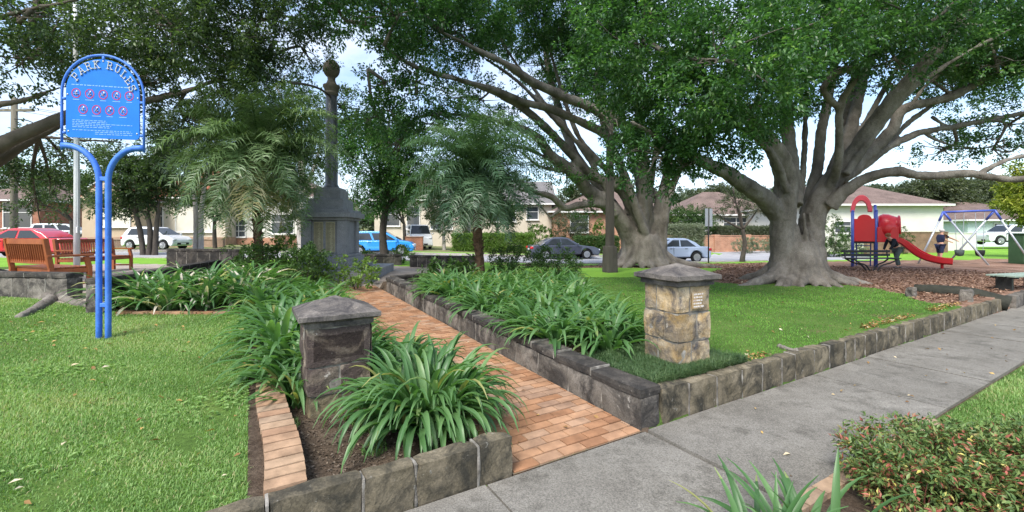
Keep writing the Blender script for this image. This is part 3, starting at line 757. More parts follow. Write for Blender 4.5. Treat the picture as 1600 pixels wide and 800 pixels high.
GL = {  # stroke letters in a unit box with slab serifs
 'P': [((.22,0),(.22,1)),((.22,.93),(.7,.93)),((.78,.86),(.78,.55)),((.7,.48),(.22,.48)),((.02,.06),(.45,.06)),((.02,.94),(.25,.94))],
 'A': [((.14,.05),(.48,1)),((.86,.05),(.52,1)),((.28,.36),(.72,.36)),((0,.06),(.32,.06)),((.68,.06),(1,.06)),((.3,.95),(.6,.95))],
 'R': [((.2,0),(.2,1)),((.2,.93),(.66,.93)),((.74,.86),(.74,.58)),((.68,.5),(.2,.5)),((.5,.5),(.84,.05)),((.02,.06),(.4,.06)),((.7,.06),(1,.06)),((.02,.94),(.25,.94))],
 'K': [((.2,0),(.2,1)),((.22,.45),(.8,.97)),((.42,.58),(.86,.04)),((.02,.06),(.4,.06)),((.68,.06),(1,.06)),((.02,.94),(.4,.94)),((.62,.94),(.96,.94))],
 'U': [((.2,1),(.2,.25)),((.2,.25),(.35,.07)),((.35,.07),(.65,.07)),((.65,.07),(.8,.25)),((.8,.25),(.8,1)),((.0,.94),(.4,.94)),((.6,.94),(1,.94))],
 'L': [((.25,0),(.25,1)),((.05,.06),(.85,.06)),((.85,.02),(.85,.34)),((.05,.94),(.48,.94))],
 'E': [((.2,0),(.2,1)),((.03,.06),(.84,.06)),((.03,.94),(.82,.94)),((.2,.5),(.62,.5)),((.84,.02),(.84,.3)),((.82,.98),(.82,.72))],
 'S': [((.82,.72),(.72,.93)),((.72,.93),(.3,.93)),((.3,.93),(.16,.75)),((.16,.75),(.28,.56)),((.28,.56),(.72,.44)),((.72,.44),(.84,.25)),((.84,.25),(.7,.07)),((.7,.07),(.3,.07)),((.3,.07),(.16,.28)),((.84,.98),(.84,.7)),((.14,.02),(.14,.3))]}
mb = MB()
for ch, x, z, rot in (('P',-.335,3.115,50),('A',-.268,3.19,37),('R',-.178,3.245,24),('K',-.078,3.27,9),('R',.09,3.268,-9),('U',.19,3.235,-24),('L',.272,3.175,-37),('E',.335,3.1,-50),('S',.375,3.015,-62)):
    a = R(rot); ca, sa = math.cos(a), math.sin(a)
    for (p, q) in GL[ch]:
        w = .078; h = .094
        def loc(t): 
            lx, lz = (t[0]-.5)*w, (t[1]-.5)*h
            return Vector((x+lx*ca-lz*sa, -.0105, z+lx*sa+lz*ca))
        p3, q3 = loc(p), loc(q); d = (q3-p3).normalized()*.005
        mb.bar(p3-d, q3+d, .004, .021, up=(0,1,0))
mb.build('lettering', MAT['sign_cream'], board)
def ring(mb, x, z, r0, r1, mi, y=-.0095):
    n = 20; vs = []
    for r in (r0, r1):
        for k in range(n): vs.append((x+r*math.cos(2*math.pi*k/n), y, z+r*math.sin(2*math.pi*k/n)))
    mb.add(vs, [(k, (k+1) % n, n+(k+1) % n, n+k) for k in range(n)], mi)
icons = [(-.335,2.92),(-.168,2.92),(-.0,2.92),(.167,2.92),(.33,2.92),(-.25,2.735),(-.083,2.735),(.083,2.735),(.25,2.735)]
FIG = [[(-.03,-.01,.03,-.01),(-.02,.012,.02,.012),(.0,-.02,.0,.02)], [(-.02,-.02,.015,.025),(.0,-.02,.025,-.005)], [(-.025,-.015,.025,.02),(-.02,.02,.0,-.02)],
       [(-.02,-.025,.0,.02),(.0,.02,.025,.005),(.0,-.01,.02,-.025)], [(-.03,0,.03,.004),(-.02,-.016,.02,-.012)]]
rr = random.Random(8)
for i, (x, z) in enumerate(icons):
    mb = MB(); ring(mb, x, z, .047, .058, 0)
    mb.bar((x-.036,-.0105,z+.036), (x+.036,-.0105,z-.036), .003, .009, 0, up=(0,1,0))
    for (a, b, c, d) in FIG[i % 5]: mb.bar((x+a,-.009,z+b), (x+c,-.009,z+d), .002, .015, 1, up=(0,1,0))
    mb.ball((x+.008,-.009,z+.028), (.009,.002,.009), 8, 1)
    w = rr.uniform(.07,.11); mb.box((x,-.009,z-.074), (w,.002,.008), mi=2)
    mb.build('prohibition_symbol', [MAT['sign_red'], MAT['white_paint'], MAT['sign_faint']], board)
mb = MB()
def dashes(x0, x1, z, h, word=(.02,.06)):
    x = x0
    while x < x1:
        w = min(rr.uniform(*word), x1-x); mb.box((x+w/2,-.009,z), (w,.002,h)); x += w+.012
for bx, bz in ((-.43,2.47),(.43,2.47),(-.44,2.9),(.44,2.9),(0,3.315)):
    b_ = MB(); b_.ball((bx,-.009,bz), (.012,.006,.012), 10); b_.build('bolt', MAT['galv'], board, smooth=True)
dashes(-.39,.4,3.02,.011); mb.build('text', MAT['sign_faint'], board); mb = MB()
for k, (z, x1) in enumerate(((2.605,.03),(2.585,.05),(2.565,.37),(2.545,.1),(2.525,.08),(2.49,.35),(2.47,.37),(2.447,.37))): dashes(-.38 if k < 6 else -.1, x1, z, .008)
mb.build('text', MAT['sign_faint'], board)

# ================================================================== poles
x, y = -9.15, 9.15; z0 = H(x, y)
fp = thing('flagpole', 'slim white flagpole rising behind the blue sign beside the benches', 'flagpole', (x, y, z0))
mb = MB(); mb.tube([(0,0,-.1),(0,0,2.4),(-.02,0,5),(-.05,0,7.6)], [.055,.05,.042,.033], 12); mb.build('pole', MAT['white_metal'], fp, smooth=True)
mb = MB(); mb.ball((-.05,0,7.66), .07, 12); mb.build('finial', MAT['white_metal'], fp, smooth=True)
mb = MB(); mb.tube([(.045,-.03,1.2),(.05,-.02,4),(-.01,-.02,7.5)], .006, 5); mb.box((.05,-.03,1.25),(.03,.05,.12)); mb.build('halyard', MAT['white_metal'], fp)

x, y = (22-800)/680*24.0, 24.0; z0 = H(x, y)
pp = thing('power_pole', 'old timber power pole at the far left beside the red car', 'power pole', (x, y, z0))
mb = MB(); mb.tube([(0,0,-.3),(0,0,4),(.02,0,8.6)], [.17,.15,.13], 12, jit=.05); mb.build('pole', MAT['pole_wood'], pp, smooth=True)
mb = MB(); mb.box((0,0,7.9),(2.2,.1,.12)); mb.build('crossarm', MAT['pole_wood'], pp)
mb = MB()
for q in (-.9,-.35,.35,.9): mb.lathe([(.02,0),(.05,.02),(.03,.06),(.05,.1),(.02,.14)], (q,0,7.97), 10)
mb.build('insulator', MAT['white_metal'], pp)
for q in (-.9,.35,.9):
    mb = MB(); mb.tube([(q+30*t, 1.2*t*10-0, 8.05-1.6*4*t*(1-t)*.6) for t in [k/12 for k in range(13)]], .012, 5); mb.build('wire', MAT['black_metal'], pp)
mb = MB(); mb.tube([(.15,-.1,7.4),(1.2,-.2,7.2),(2.2,-.3,6.3),(3.0,-.35,4.9)], .03, 6, sub=4); mb.build('service_cable', MAT['black_metal'], pp)

x, y = (953-800)/680*15.6, 15.6; z0 = H(x, y)
lp = thing('timber_post', 'tall grey weathered timber post on a wide square base before the middle fig tree', 'post', (x, y, z0))
mb = MB(); mb.rough((0,0,.45), (.42,.42,1.0), .4, 0, .5, .015, .04, .08, 4, taper=.1); mb.build('base', MAT['post_grey'], lp)
mb = MB(); mb.rough((0,0,3.2), (.26,.26,4.6), .4, 0, .5, .012, .04, .09, 6, taper=.25); mb.build('shaft', MAT['post_grey'], lp)

x, y = (1107-800)/680*23.4, 23.4; z0 = H(x, y)
ss = thing('street_sign', 'thin dark sign post with two narrow pale panels between the fig trunks', 'sign', (x, y, z0), R(20))
mb = MB(); mb.tube([(0,0,-.2),(0,0,2.95)], .035, 8); mb.build('post', MAT['black_metal'], ss, smooth=True)
for q, rz in ((-.15,0),(.15,0)):
    mb = MB(); mb.box((q,-.02,2.45),(.2,.015,.95)); mb.build('panel', MAT['galv'], ss, bevel=.004)

# ================================================================== benches
def garden_bench(label, x, y, z, rz, L):
    b = thing('garden_bench', label, 'bench', (x, y, z), rz)
    W = MAT['wood_bench']
    def P(name, fn, bev=.006):
        mb = MB(); fn(mb); return mb.build(name, W, b, bevel=bev)
    for s in (-1, 1):
        P('leg', lambda mb: (mb.bar((s*L/2,-.27,-.05),(s*L/2,-.27,.45),.07,.075), mb.bar((s*L/2,-.27,.43),(s*L/2,-.35,.99),.07,.075)))
        P('leg', lambda mb: (mb.bar((s*L/2,.27,-.05),(s*L/2,.27,.45),.07,.075), mb.bar((s*L/2,.27,.43),(s*L/2,.22,.64),.07,.075)))
        P('armrest', lambda mb: (mb.box((s*L/2,.0,.665),(.09,.66,.04)), mb.bar((s*L/2,-.25,.38),(s*L/2,.25,.38),.05,.08), mb.bar((s*L/2,-.25,.14),(s*L/2,.25,.14),.04,.05)))
    def seat(mb):
        for k in range(6): mb.box((0,-.2+.088*k,.44),(L-.04,.07,.025))
        mb.box((0,.25,.38),(L-.07,.03,.09)); mb.box((0,-.2,.38),(L-.07,.03,.09))
    P('seat', seat, .004)
    def back(mb):
        mb.bar((-L/2+.03,-.34,.93),(L/2-.03,-.34,.93),.1,.035,up=(0,1,0)); mb.bar((-L/2+.03,-.29,.55),(L/2-.03,-.29,.55),.07,.03,up=(0,1,0))
        n = int(L/.085)
        for k in range(n):
            q = -L/2+.08+(L-.16)*k/(n-1); mb.bar((q,-.29,.55),(q,-.338,.92),.045,.014,up=(1,0,0))
    P('backrest', back, .004)
    return b
garden_bench('near wooden slatted bench seen from behind, by the gap in the low stone wall', -8.93, 8.42, .6, R(-23), 1.5)
garden_bench('far wooden slatted bench seen end on behind the blue sign posts', -12.5, 13.1, H(-12.5,13.1), R(-88), 1.8)

# black playground bench on splayed legs
x, y = (1362-800)/680*16.4, 16.4; z0 = H(x, y)
bb = thing('playground_bench', 'long black slatted bench with curved bow legs in the bark mulch before the slide', 'bench', (x, y, z0), R(3))
mb = MB()
for k in range(4): mb.box((0,-.17+.115*k,.47),(1.95,.085,.035))
mb.build('seat', MAT['black_metal'], bb, bevel=.006)
mb = MB()
for k in range(2): mb.bar((-.97,.26,.58+.14*k),(.97,.26,.58+.14*k),.09,.03,up=(0,1,0))
mb.build('backrest', MAT['black_metal'], bb, bevel=.006)
for s in (-1, 1):
    mb = MB(); mb.tube([(s*.85,-.2,.44),(s*.6,-.15,.3),(s*.3,-.1,.2),(s*.12,-.08,-.05)], .028, 8, sub=4)
    mb.tube([(s*.85,-.2,.44),(s*.85,.22,.44),(s*.85,.28,.78)], .025, 8); mb.tube([(s*.85,.2,.44),(s*.6,.15,.3),(s*.3,.1,.2),(s*.12,.08,-.05)], .028, 8, sub=4)
    mb.build('leg', MAT['black_metal'], bb, smooth=True)
x, y = 12.75, 10.95; z0 = H(x, y)
gb = thing('slatted_bench', 'low pale green slatted seat at the right edge of the mulch', 'bench', (x, y, z0), R(18))
mb = MB()
for k in range(3): mb.box((0,-.2+.19*k,.36),(1.6,.15,.04))
mb.build('seat', MAT['green_slat'], gb, bevel=.006)
for s in (-.6,.6):
    mb = MB(); mb.box((s,0,.32),(.06,.5,.05)); mb.box((s,0,.15),(.08,.3,.34)); mb.build('leg', MAT['black_metal'], gb, bevel=.006)
mb = MB(); mb.box((.3,.1,.43),(.3,.2,.12)); 
tag(mb.build('dark_log', MAT['bark_dark']), '', 'x') if False else None
x0, x1 = (11.05,9.65), (9.95,10.55)
mb = MB(); mb.tube([(10.85,9.5,.14),(10.35,10.0,.3),(9.75,10.55,.3)], [.17,.16,.14], 12, jit=.15, sub=4)
tag(mb.build('dark_log', M('wet_bark', [(.018,.02,.015), (.045,.045,.034)], 6, .9, .6, 25), smooth=True), 'fallen dark log lying by the end of the stone edging near the playground', 'log')
for (lx, ly, s, lab) in ((9.45,9.05,.2,'pale upright stone at the end of the sandstone edging by the dark log'),(8.9,9.7,.17,'small grey rock lying in the mulch before the log')):
    mb = MB(); mb.rough((lx,ly,H(lx,ly)+s*.4), (s*1.4,s,s*1.6), .7, 0, .8, .03, .04, .05, int(lx*7)); tag(mb.build('rock', MAT['stone_wall']), lab, 'rock')

# ================================================================== people
def skin_body(name, pts, edges, mat, parent, lv=2):
    me = bpy.data.meshes.new(name); names = list(pts)
    me.from_pydata([pts[k][0] for k in names], [(names.index(a), names.index(b)) for a, b in edges], [])
    me.materials.append(mat); o = bpy.data.objects.new(name, me); COL.objects.link(o); o.parent = parent
    md = o.modifiers.new('skin', 'SKIN'); md.use_smooth_shade = True
    for i, k in enumerate(names):
        r = pts[k][1]; r = r if isinstance(r, tuple) else (r, r)
        me.skin_vertices[0].data[i].radius = r
    me.skin_vertices[0].data[0].use_root = True
    sb = o.modifiers.new('sub', 'SUBSURF'); sb.levels = lv; sb.render_levels = lv
    return o
def person(label, loc, rz, hgt, J, top, legs, hair, short=True, shoes='shoe'):
    """J: joints for a 1.75 m figure facing +x; scaled to hgt"""
    s = hgt/1.75
    root = thing('person', label, 'person', loc, rz)
    j = {k: Vector(v)*s for k, v in J.items()}
    P = {'pelvis': (j['pelvis'], .12*s), 'waist': (j['waist'], (.12*s,.1*s)), 'chest': (j['chest'], (.15*s,.11*s)), 'neck': (j['neck'], .055*s),
         'chin': (j['chin'], .06*s), 'head': (j['head'], .088*s), 'crown': (j['crown'], .075*s), 'nose': (j['nose'], .018*s)}
    E = [('pelvis','waist'),('waist','chest'),('chest','neck'),('neck','chin'),('chin','head'),('head','crown'),('head','nose')]
    for q in 'LR':
        P['sh'+q] = (j['sh'+q], .062*s); P['el'+q] = (j['el'+q], .043*s); P['wr'+q] = (j['wr'+q], .028*s); P['pa'+q] = (j['pa'+q], (.034*s,.016*s))
        P['hi'+q] = (j['hi'+q], .095*s); P['kn'+q] = (j['kn'+q], .058*s); P['an'+q] = (j['an'+q], .037*s); P['to'+q] = (j['to'+q], (.036*s,.022*s))
        E += [('chest','sh'+q),('sh'+q,'el'+q),('el'+q,'wr'+q),('wr'+q,'pa'+q),('pelvis','hi'+q),('hi'+q,'kn'+q),('kn'+q,'an'+q),('an'+q,'to'+q)]
        d = (j['pa'+q]-j['wr'+q]).normalized(); side = d.orthogonal().normalized()
        for f, o in enumerate((-.03,-.01,.01,.03)):
            a = j['pa'+q]+side*o*s; b = a+d*(.05 if f in (0,3) else .062)*s; c = b+d*.03*s-Vector((0,0,.012*s))
            P[f'f{q}{f}a'] = (a+d*.015*s, .0095*s); P[f'f{q}{f}b'] = (b, .0085*s); P[f'f{q}{f}c'] = (c, .007*s)
            E += [('pa'+q, f'f{q}{f}a'), (f'f{q}{f}a', f'f{q}{f}b'), (f'f{q}{f}b', f'f{q}{f}c')]
        t = j['wr'+q]+d*.03*s; P['t'+q+'a'] = (t+side*-.045*s, .011*s); P['t'+q+'b'] = (t+side*-.06*s+d*.04*s, .009*s)
        E += [('pa'+q,'t'+q+'a'),('t'+q+'a','t'+q+'b')]
    skin_body('body', P, E, MAT['skin'], root)
    k = 1.16
    T = {'pelvis': (j['pelvis']*.45+j['waist']*.55, (.135*s,.125*s)), 'waist': (j['waist'], (.142*s,.125*s)), 'chest': (j['chest'], (.172*s,.135*s)), 'neck': (j['chest']*.35+j['neck']*.65, .075*s)}
    TE = [('pelvis','waist'),('waist','chest'),('chest','neck')]
    for q in 'LR':
        f = .7 if short else 1.9
        e1 = j['sh'+q].lerp(j['el'+q], min(f,1)); T['sh'+q] = (j['sh'+q], .078*s); T['el'+q] = (e1, .06*s); TE += [('chest','sh'+q),('sh'+q,'el'+q)]
        if not short: T['wr'+q] = (j['el'+q].lerp(j['wr'+q], .9), .042*s); TE += [('el'+q,'wr'+q)]
    skin_body('shirt', T, TE, top, root)
    L_ = {'pelvis': (j['pelvis'], (.145*s,.135*s))}; LE = []
    for q in 'LR':
        kn = j['hi'+q].lerp(j['kn'+q], .95)
        L_['hi'+q] = (j['hi'+q], .112*s); L_['kn'+q] = (kn, .085*s); LE += [('pelvis','hi'+q),('hi'+q,'kn'+q)]
        if legs[1] == 'long': L_['an'+q] = (j['kn'+q].lerp(j['an'+q], .88), .062*s); LE += [('kn'+q,'an'+q)]
    skin_body('shorts' if legs[1] != 'long' else 'trousers', L_, LE, legs[0], root)
    up = (j['crown']-j['chin']).normalized(); fw = (j['nose']-j['head']).normalized()
    mb = MB(); m = Matrix((fw, up.cross(fw), up)).transposed()
    mb.ball(j['head']+up*.045*s-fw*.02*s, (.112*s,.1*s,.095*s), 18, M=m); mb.build('hair', hair, root, smooth=True)
    mb = MB()
    for q in (-1,1):
        mb.ball(j['head']+fw*.085*s+up.cross(fw)*.033*s*q+up*.0*s, .012*s, 8)
    mb.build('eyes', MAT['plastic_dark'], root)
    for q in 'LR':
        mb = MB(); d = (j['to'+q]-j['an'+q]); d.z = 0; a = math.atan2(d.y, d.x)
        c = j['an'+q]*.35+j['to'+q]*.65; mb.rough((c.x,c.y,.045*s), (.27*s,.1*s,.09*s), a, 0, .5, .0, .035*s, .05*s); mb.build('shoe', MAT[shoes], root, smooth=True)
    return root
# man pushing the swing, facing +x, both arms forward and down
JM = dict(pelvis=(0,0,.95), waist=(.01,0,1.12), chest=(.04,0,1.36), neck=(.06,0,1.5), chin=(.09,0,1.56), head=(.1,0,1.63), crown=(.09,0,1.71), nose=(.2,0,1.62),
  shL=(.05,.18,1.42), elL=(.3,.2,1.25), wrL=(.52,.16,1.13), paL=(.6,.15,1.1), shR=(.05,-.18,1.42), elR=(.32,-.2,1.3), wrR=(.56,-.16,1.2), paR=(.64,-.15,1.17),
  hiL=(0,.1,.9), knL=(.03,.12,.49), anL=(-.02,.13,.08), toL=(.14,.15,.03), hiR=(0,-.1,.9), knR=(-.04,-.12,.49), anR=(-.14,-.13,.08), toR=(.02,-.15,.03))
x, y = (1469-800)/680*20.6, 20.6
person('grey haired man in navy shirt and dark shorts reaching out to push a swing', (x, y, H(x,y)), R(-8), 1.66, JM, MAT['cloth_navy'], (MAT['cloth_navy'],'short'), MAT['hair_grey'])
# child leaning forward beside the slide, facing -x
JC = dict(pelvis=(0,0,.86), waist=(.1,0,1.02), chest=(.26,0,1.2), neck=(.36,0,1.31), chin=(.42,0,1.35), head=(.46,0,1.41), crown=(.46,0,1.5), nose=(.56,0,1.38),
  shL=(.3,.16,1.24), elL=(.42,.2,1.0), wrL=(.55,.14,.8), paL=(.6,.12,.72), shR=(.3,-.16,1.24), elR=(.38,-.2,.98), wrR=(.5,-.15,.78), paR=(.55,-.13,.7),
  hiL=(0,.09,.83), knL=(.16,.11,.47), anL=(.1,.12,.08), toL=(.25,.13,.03), hiR=(0,-.09,.83), knR=(-.08,-.11,.47), anR=(-.26,-.12,.08), toR=(-.12,-.13,.03))
x, y = (1402-800)/680*17.9, 17.9
person('red haired child in black top and grey trousers leaning forward beside the slide', (x, y, H(x,y)), R(186), 1.64, JC, MAT['cloth_black'], (MAT['cloth_grey'],'long'), MAT['hair_red'], short=False)

# ================================================================== playground
Yp = 19.3; x0 = (1350-800)/680*Yp; z0 = H(x0, Yp)
pg = thing('play_slide', 'red and blue play tower with arched roof and a curved red slide', 'slide', (x0, Yp, z0), R(-37))
hw, hd = .4, .4
for sx in (-1,1):
    for sy in (-1,1):
        mb = MB(); top = 2.45 if sy < 0 else 2.7
        mb.tube([(sx*hw,sy*hd,-.2),(sx*hw,sy*hd,top)], .055, 10); mb.ball((sx*hw,sy*hd,top), .06, 10); mb.build('post', MAT['play_blue'], pg, smooth=True)
mb = MB(); mb.box((0,0,1.08),(.8,.8,.08)); mb.build('deck', MAT['black_metal'], pg, bevel=.01)
pol = [(-.36,1.12),(.36,1.12),(.36,2.12)]
for k in range(0, 13):
    a = math.pi*k/12; pol.append((.24*math.cos(a), 2.12+.18*math.sin(a)))
pol.append((-.36,2.12))
mb = MB(); mb.prism(pol, -hd-.03, -hd+.03, lambda a, b, h: Vector((a, h, b))); mb.build('front_panel', MAT['play_red'], pg, bevel=.02)
mb = MB(); mb.prism(pol, -hd-.03, -hd+.03, lambda a, b, h: Vector((-hw+.0+h+hd, a, b))); mb.build('side_panel', MAT['play_red'], pg, bevel=.02)
for sy in (-1, 1):   # arched roof: two ribs side by side
    mb = MB(); n = 18; vs = []; fs = []
    for k in range(n+1):
        a = math.pi*k/n
        for (rx, rz) in ((.38,.75),(.23,.5)):
            for dy in (-.09,.09):
                vs.append((-.1+rx*math.cos(a), sy*.2+dy, 2.42+rz*math.sin(a)))
    for k in range(n):
        b = k*4; c = b+4
        fs += [(b,b+1,c+1,c),(b+2,c+2,c+3,b+3),(b,c,c+2,b+2),(b+1,b+3,c+3,c+1)]
    fs += [(0,2,3,1),(n*4,n*4+1,n*4+3,n*4+2)]
    mb.add(vs, fs); mb.build('arch_roof', MAT['play_pink'] if sy < 0 else MAT['play_red'], pg, bevel=.02)
# hood at the head of the slide: half dome tunnel, wider at its flared mouth
mb = MB(); n = 20; st = [(.42,.36,.36),(.5,.48,.52),(.64,.54,.6),(.82,.54,.58),(1.0,.48,.5),(1.1,.45,.46),(1.15,.52,.54)]
vs = []; fs = []
for (xx, ry, rz) in st:
    for k in range(n+1):
        a = -.35+(math.pi+.7)*k/n
        vs.append((xx, ry*math.cos(a), 1.72+(rz if math.sin(a) > 0 else rz*1.5)*math.sin(a)))
for i in range(len(st)-1):
    for k in range(n): b = i*(n+1)+k; fs.append((b,b+1,b+n+2,b+n+1))
mb.add(vs, fs); o = mb.build('slide_hood', MAT['play_red'], pg, smooth=True); md = o.modifiers.new('solid','SOLIDIFY'); md.thickness = .05
for sy in (-1,1):
    mb = MB(); mb.prism([(.42,1.1),(1.12,1.1),(1.12,1.75),(.42,1.75)], sy*.48-.03, sy*.48+.03, lambda a, b, h: Vector((a, h, b))); mb.build('side_panel', MAT['play_red'], pg, bevel=.02)
# slide chute sweeping right and toward the viewer
path = [(.95,0,1.14),(1.2,0,1.08),(1.45,-.03,.86),(1.72,-.09,.6),(2.05,-.18,.4),(2.45,-.27,.3),(2.75,-.32,.28)]
prof = [(-.29,.2),(-.29,.0),(-.2,-.06),(.2,-.06),(.29,.0),(.29,.2),(.25,.2),(.25,.03),(.18,-.02),(-.18,-.02),(-.25,.03),(-.25,.2)]
cm = MB(); tmp = []
for i in range(len(path)-1):
    for k in range(5):
        t = k/5; p0, p1, p2, p3 = [Vector(path[max(0,min(len(path)-1,i+q))]) for q in (-1,0,1,2)]
        tmp.append(.5*((2*p1)+(p2-p0)*t+(2*p0-5*p1+4*p2-p3)*t*t+(3*p1-p0-3*p2+p3)*t**3))
tmp.append(Vector(path[-1])); vs = []; fs = []; m = len(prof)
for i, p in enumerate(tmp):
    d = (tmp[min(i+1,len(tmp)-1)]-tmp[max(i-1,0)]); d.normalize(); s = Vector((0,0,1)).cross(d).normalized(); u = d.cross(s)
    for (a, b) in prof: vs.append(p+s*a+u*b)
for i in range(len(tmp)-1):
    for k in range(m): k2 = (k+1) % m; fs.append((i*m+k, i*m+k2, (i+1)*m+k2, (i+1)*m+k))
fs += [tuple(range(m-1,-1,-1)), tuple((len(tmp)-1)*m+k for k in range(m))]
cm.add(vs, fs); cm.build('chute', MAT['play_red'], pg, bevel=.008)
mb = MB(); mb.tube([(2.45,-.27,.25),(2.45,-.27,-.2)], .05, 8); mb.build('chute_leg', MAT['play_red'], pg)
mb = MB()   # climbing ladder on the back side
for s in (-.25,.25): mb.tube([(s,.75,0),(s,.44,1.1)], .025, 8)
for k in range(4): mb.tube([(-.25,.7-.07*k,.2+.24*k),(.25,.7-.07*k,.2+.24*k)], .02, 8)
mb.box((.0,0,0),(.0,0,0))
mb.build('ladder', MAT['play_blue'], pg)

# swing set
Ys = 20.4
def sp(px, py, Y=Ys): return pt(px, py, Y)
xs = (1513-800)/680*Ys; zs = H(xs, Ys)
sw = thing('swing_set', 'blue topped steel frame swing set standing in the mulch at the right', 'swing', (xs, Ys, zs))
LO = Vector((xs, Ys, zs)); T0 = Vector((-.82,.35,2.45)); T1 = Vector((.9,-.3,2.5))
mb = MB(); mb.tube([T0, T1], .05, 10); mb.build('top_bar', MAT['play_blue'], sw, smooth=True)
for T, feet in ((T0, ((-1.75,.7,-.15),(.1,-.9,-.15))), (T1, ((.05,1.1,-.15),(2.05,-.9,-.15)))):
    for ft in feet:
        ft = Vector(ft); mid = T.lerp(ft, .16)
        mb = MB(); mb.tube([T+Vector((0,0,.02)), mid], .05, 10); lg = mb.build('leg', MAT['play_blue'], sw, smooth=True)
        mb = MB(); mb.tube([mid, ft], .04, 10); mb.build('leg_tube', MAT['galv'], lg, smooth=True)
for t, key in ((.32,'grey'),(.72,'black')):
    P = T0.lerp(T1, t); d = (T1-T0).normalized()
    mb = MB()
    for s in (-.17,.17): mb.tube([P+d*s, Vector((P.x+s*.8, P.y, .62))], .012, 5)
    ch = mb.build('chain', MAT['galv'], sw)
    mb = MB(); c = Vector((P.x, P.y, .5))
    vs = []; fs = []; n = 14
    for (r, z) in ((.05,-.14),(.15,-.1),(.18,.02),(.19,.16)):
        for k in range(n): a = 2*math.pi*k/n; vs.append(c+Vector((r*math.cos(a), r*.85*math.sin(a), z)))
    for i in range(3):
        for k in range(n): fs.append((i*n+k, i*n+(k+1)%n, (i+1)*n+(k+1)%n, (i+1)*n+k))
    fs.append(tuple(range(n))); mb.add(vs, fs)
    o = mb.build('bucket_seat', MAT['leaf_seat'] if False else (MAT['cloth_grey'] if key == 'grey' else MAT['rubber']), ch, smooth=True); md = o.modifiers.new('s','SOLIDIFY'); md.thickness = .02
x, y = (1600-800)/680*20.2, 20.2
gx = thing('service_box', 'dark green metal service box at the far right edge beyond the swings', 'utility box', (x, y, H(x,y)), R(5))
mb = MB(); mb.box((0,0,.68),(.85,.6,1.36)); mb.build('cabinet', MAT['green_box'], gx, bevel=.02)
mb = MB(); mb.box((0,0,1.39),(.93,.68,.06)); mb.build('lid', MAT['green_box'], gx, bevel=.015)
mb = MB(); mb.box((-.12,-.306,.55),(.2,.01,.35)); mb.build('vent', MAT['galv'], gx)
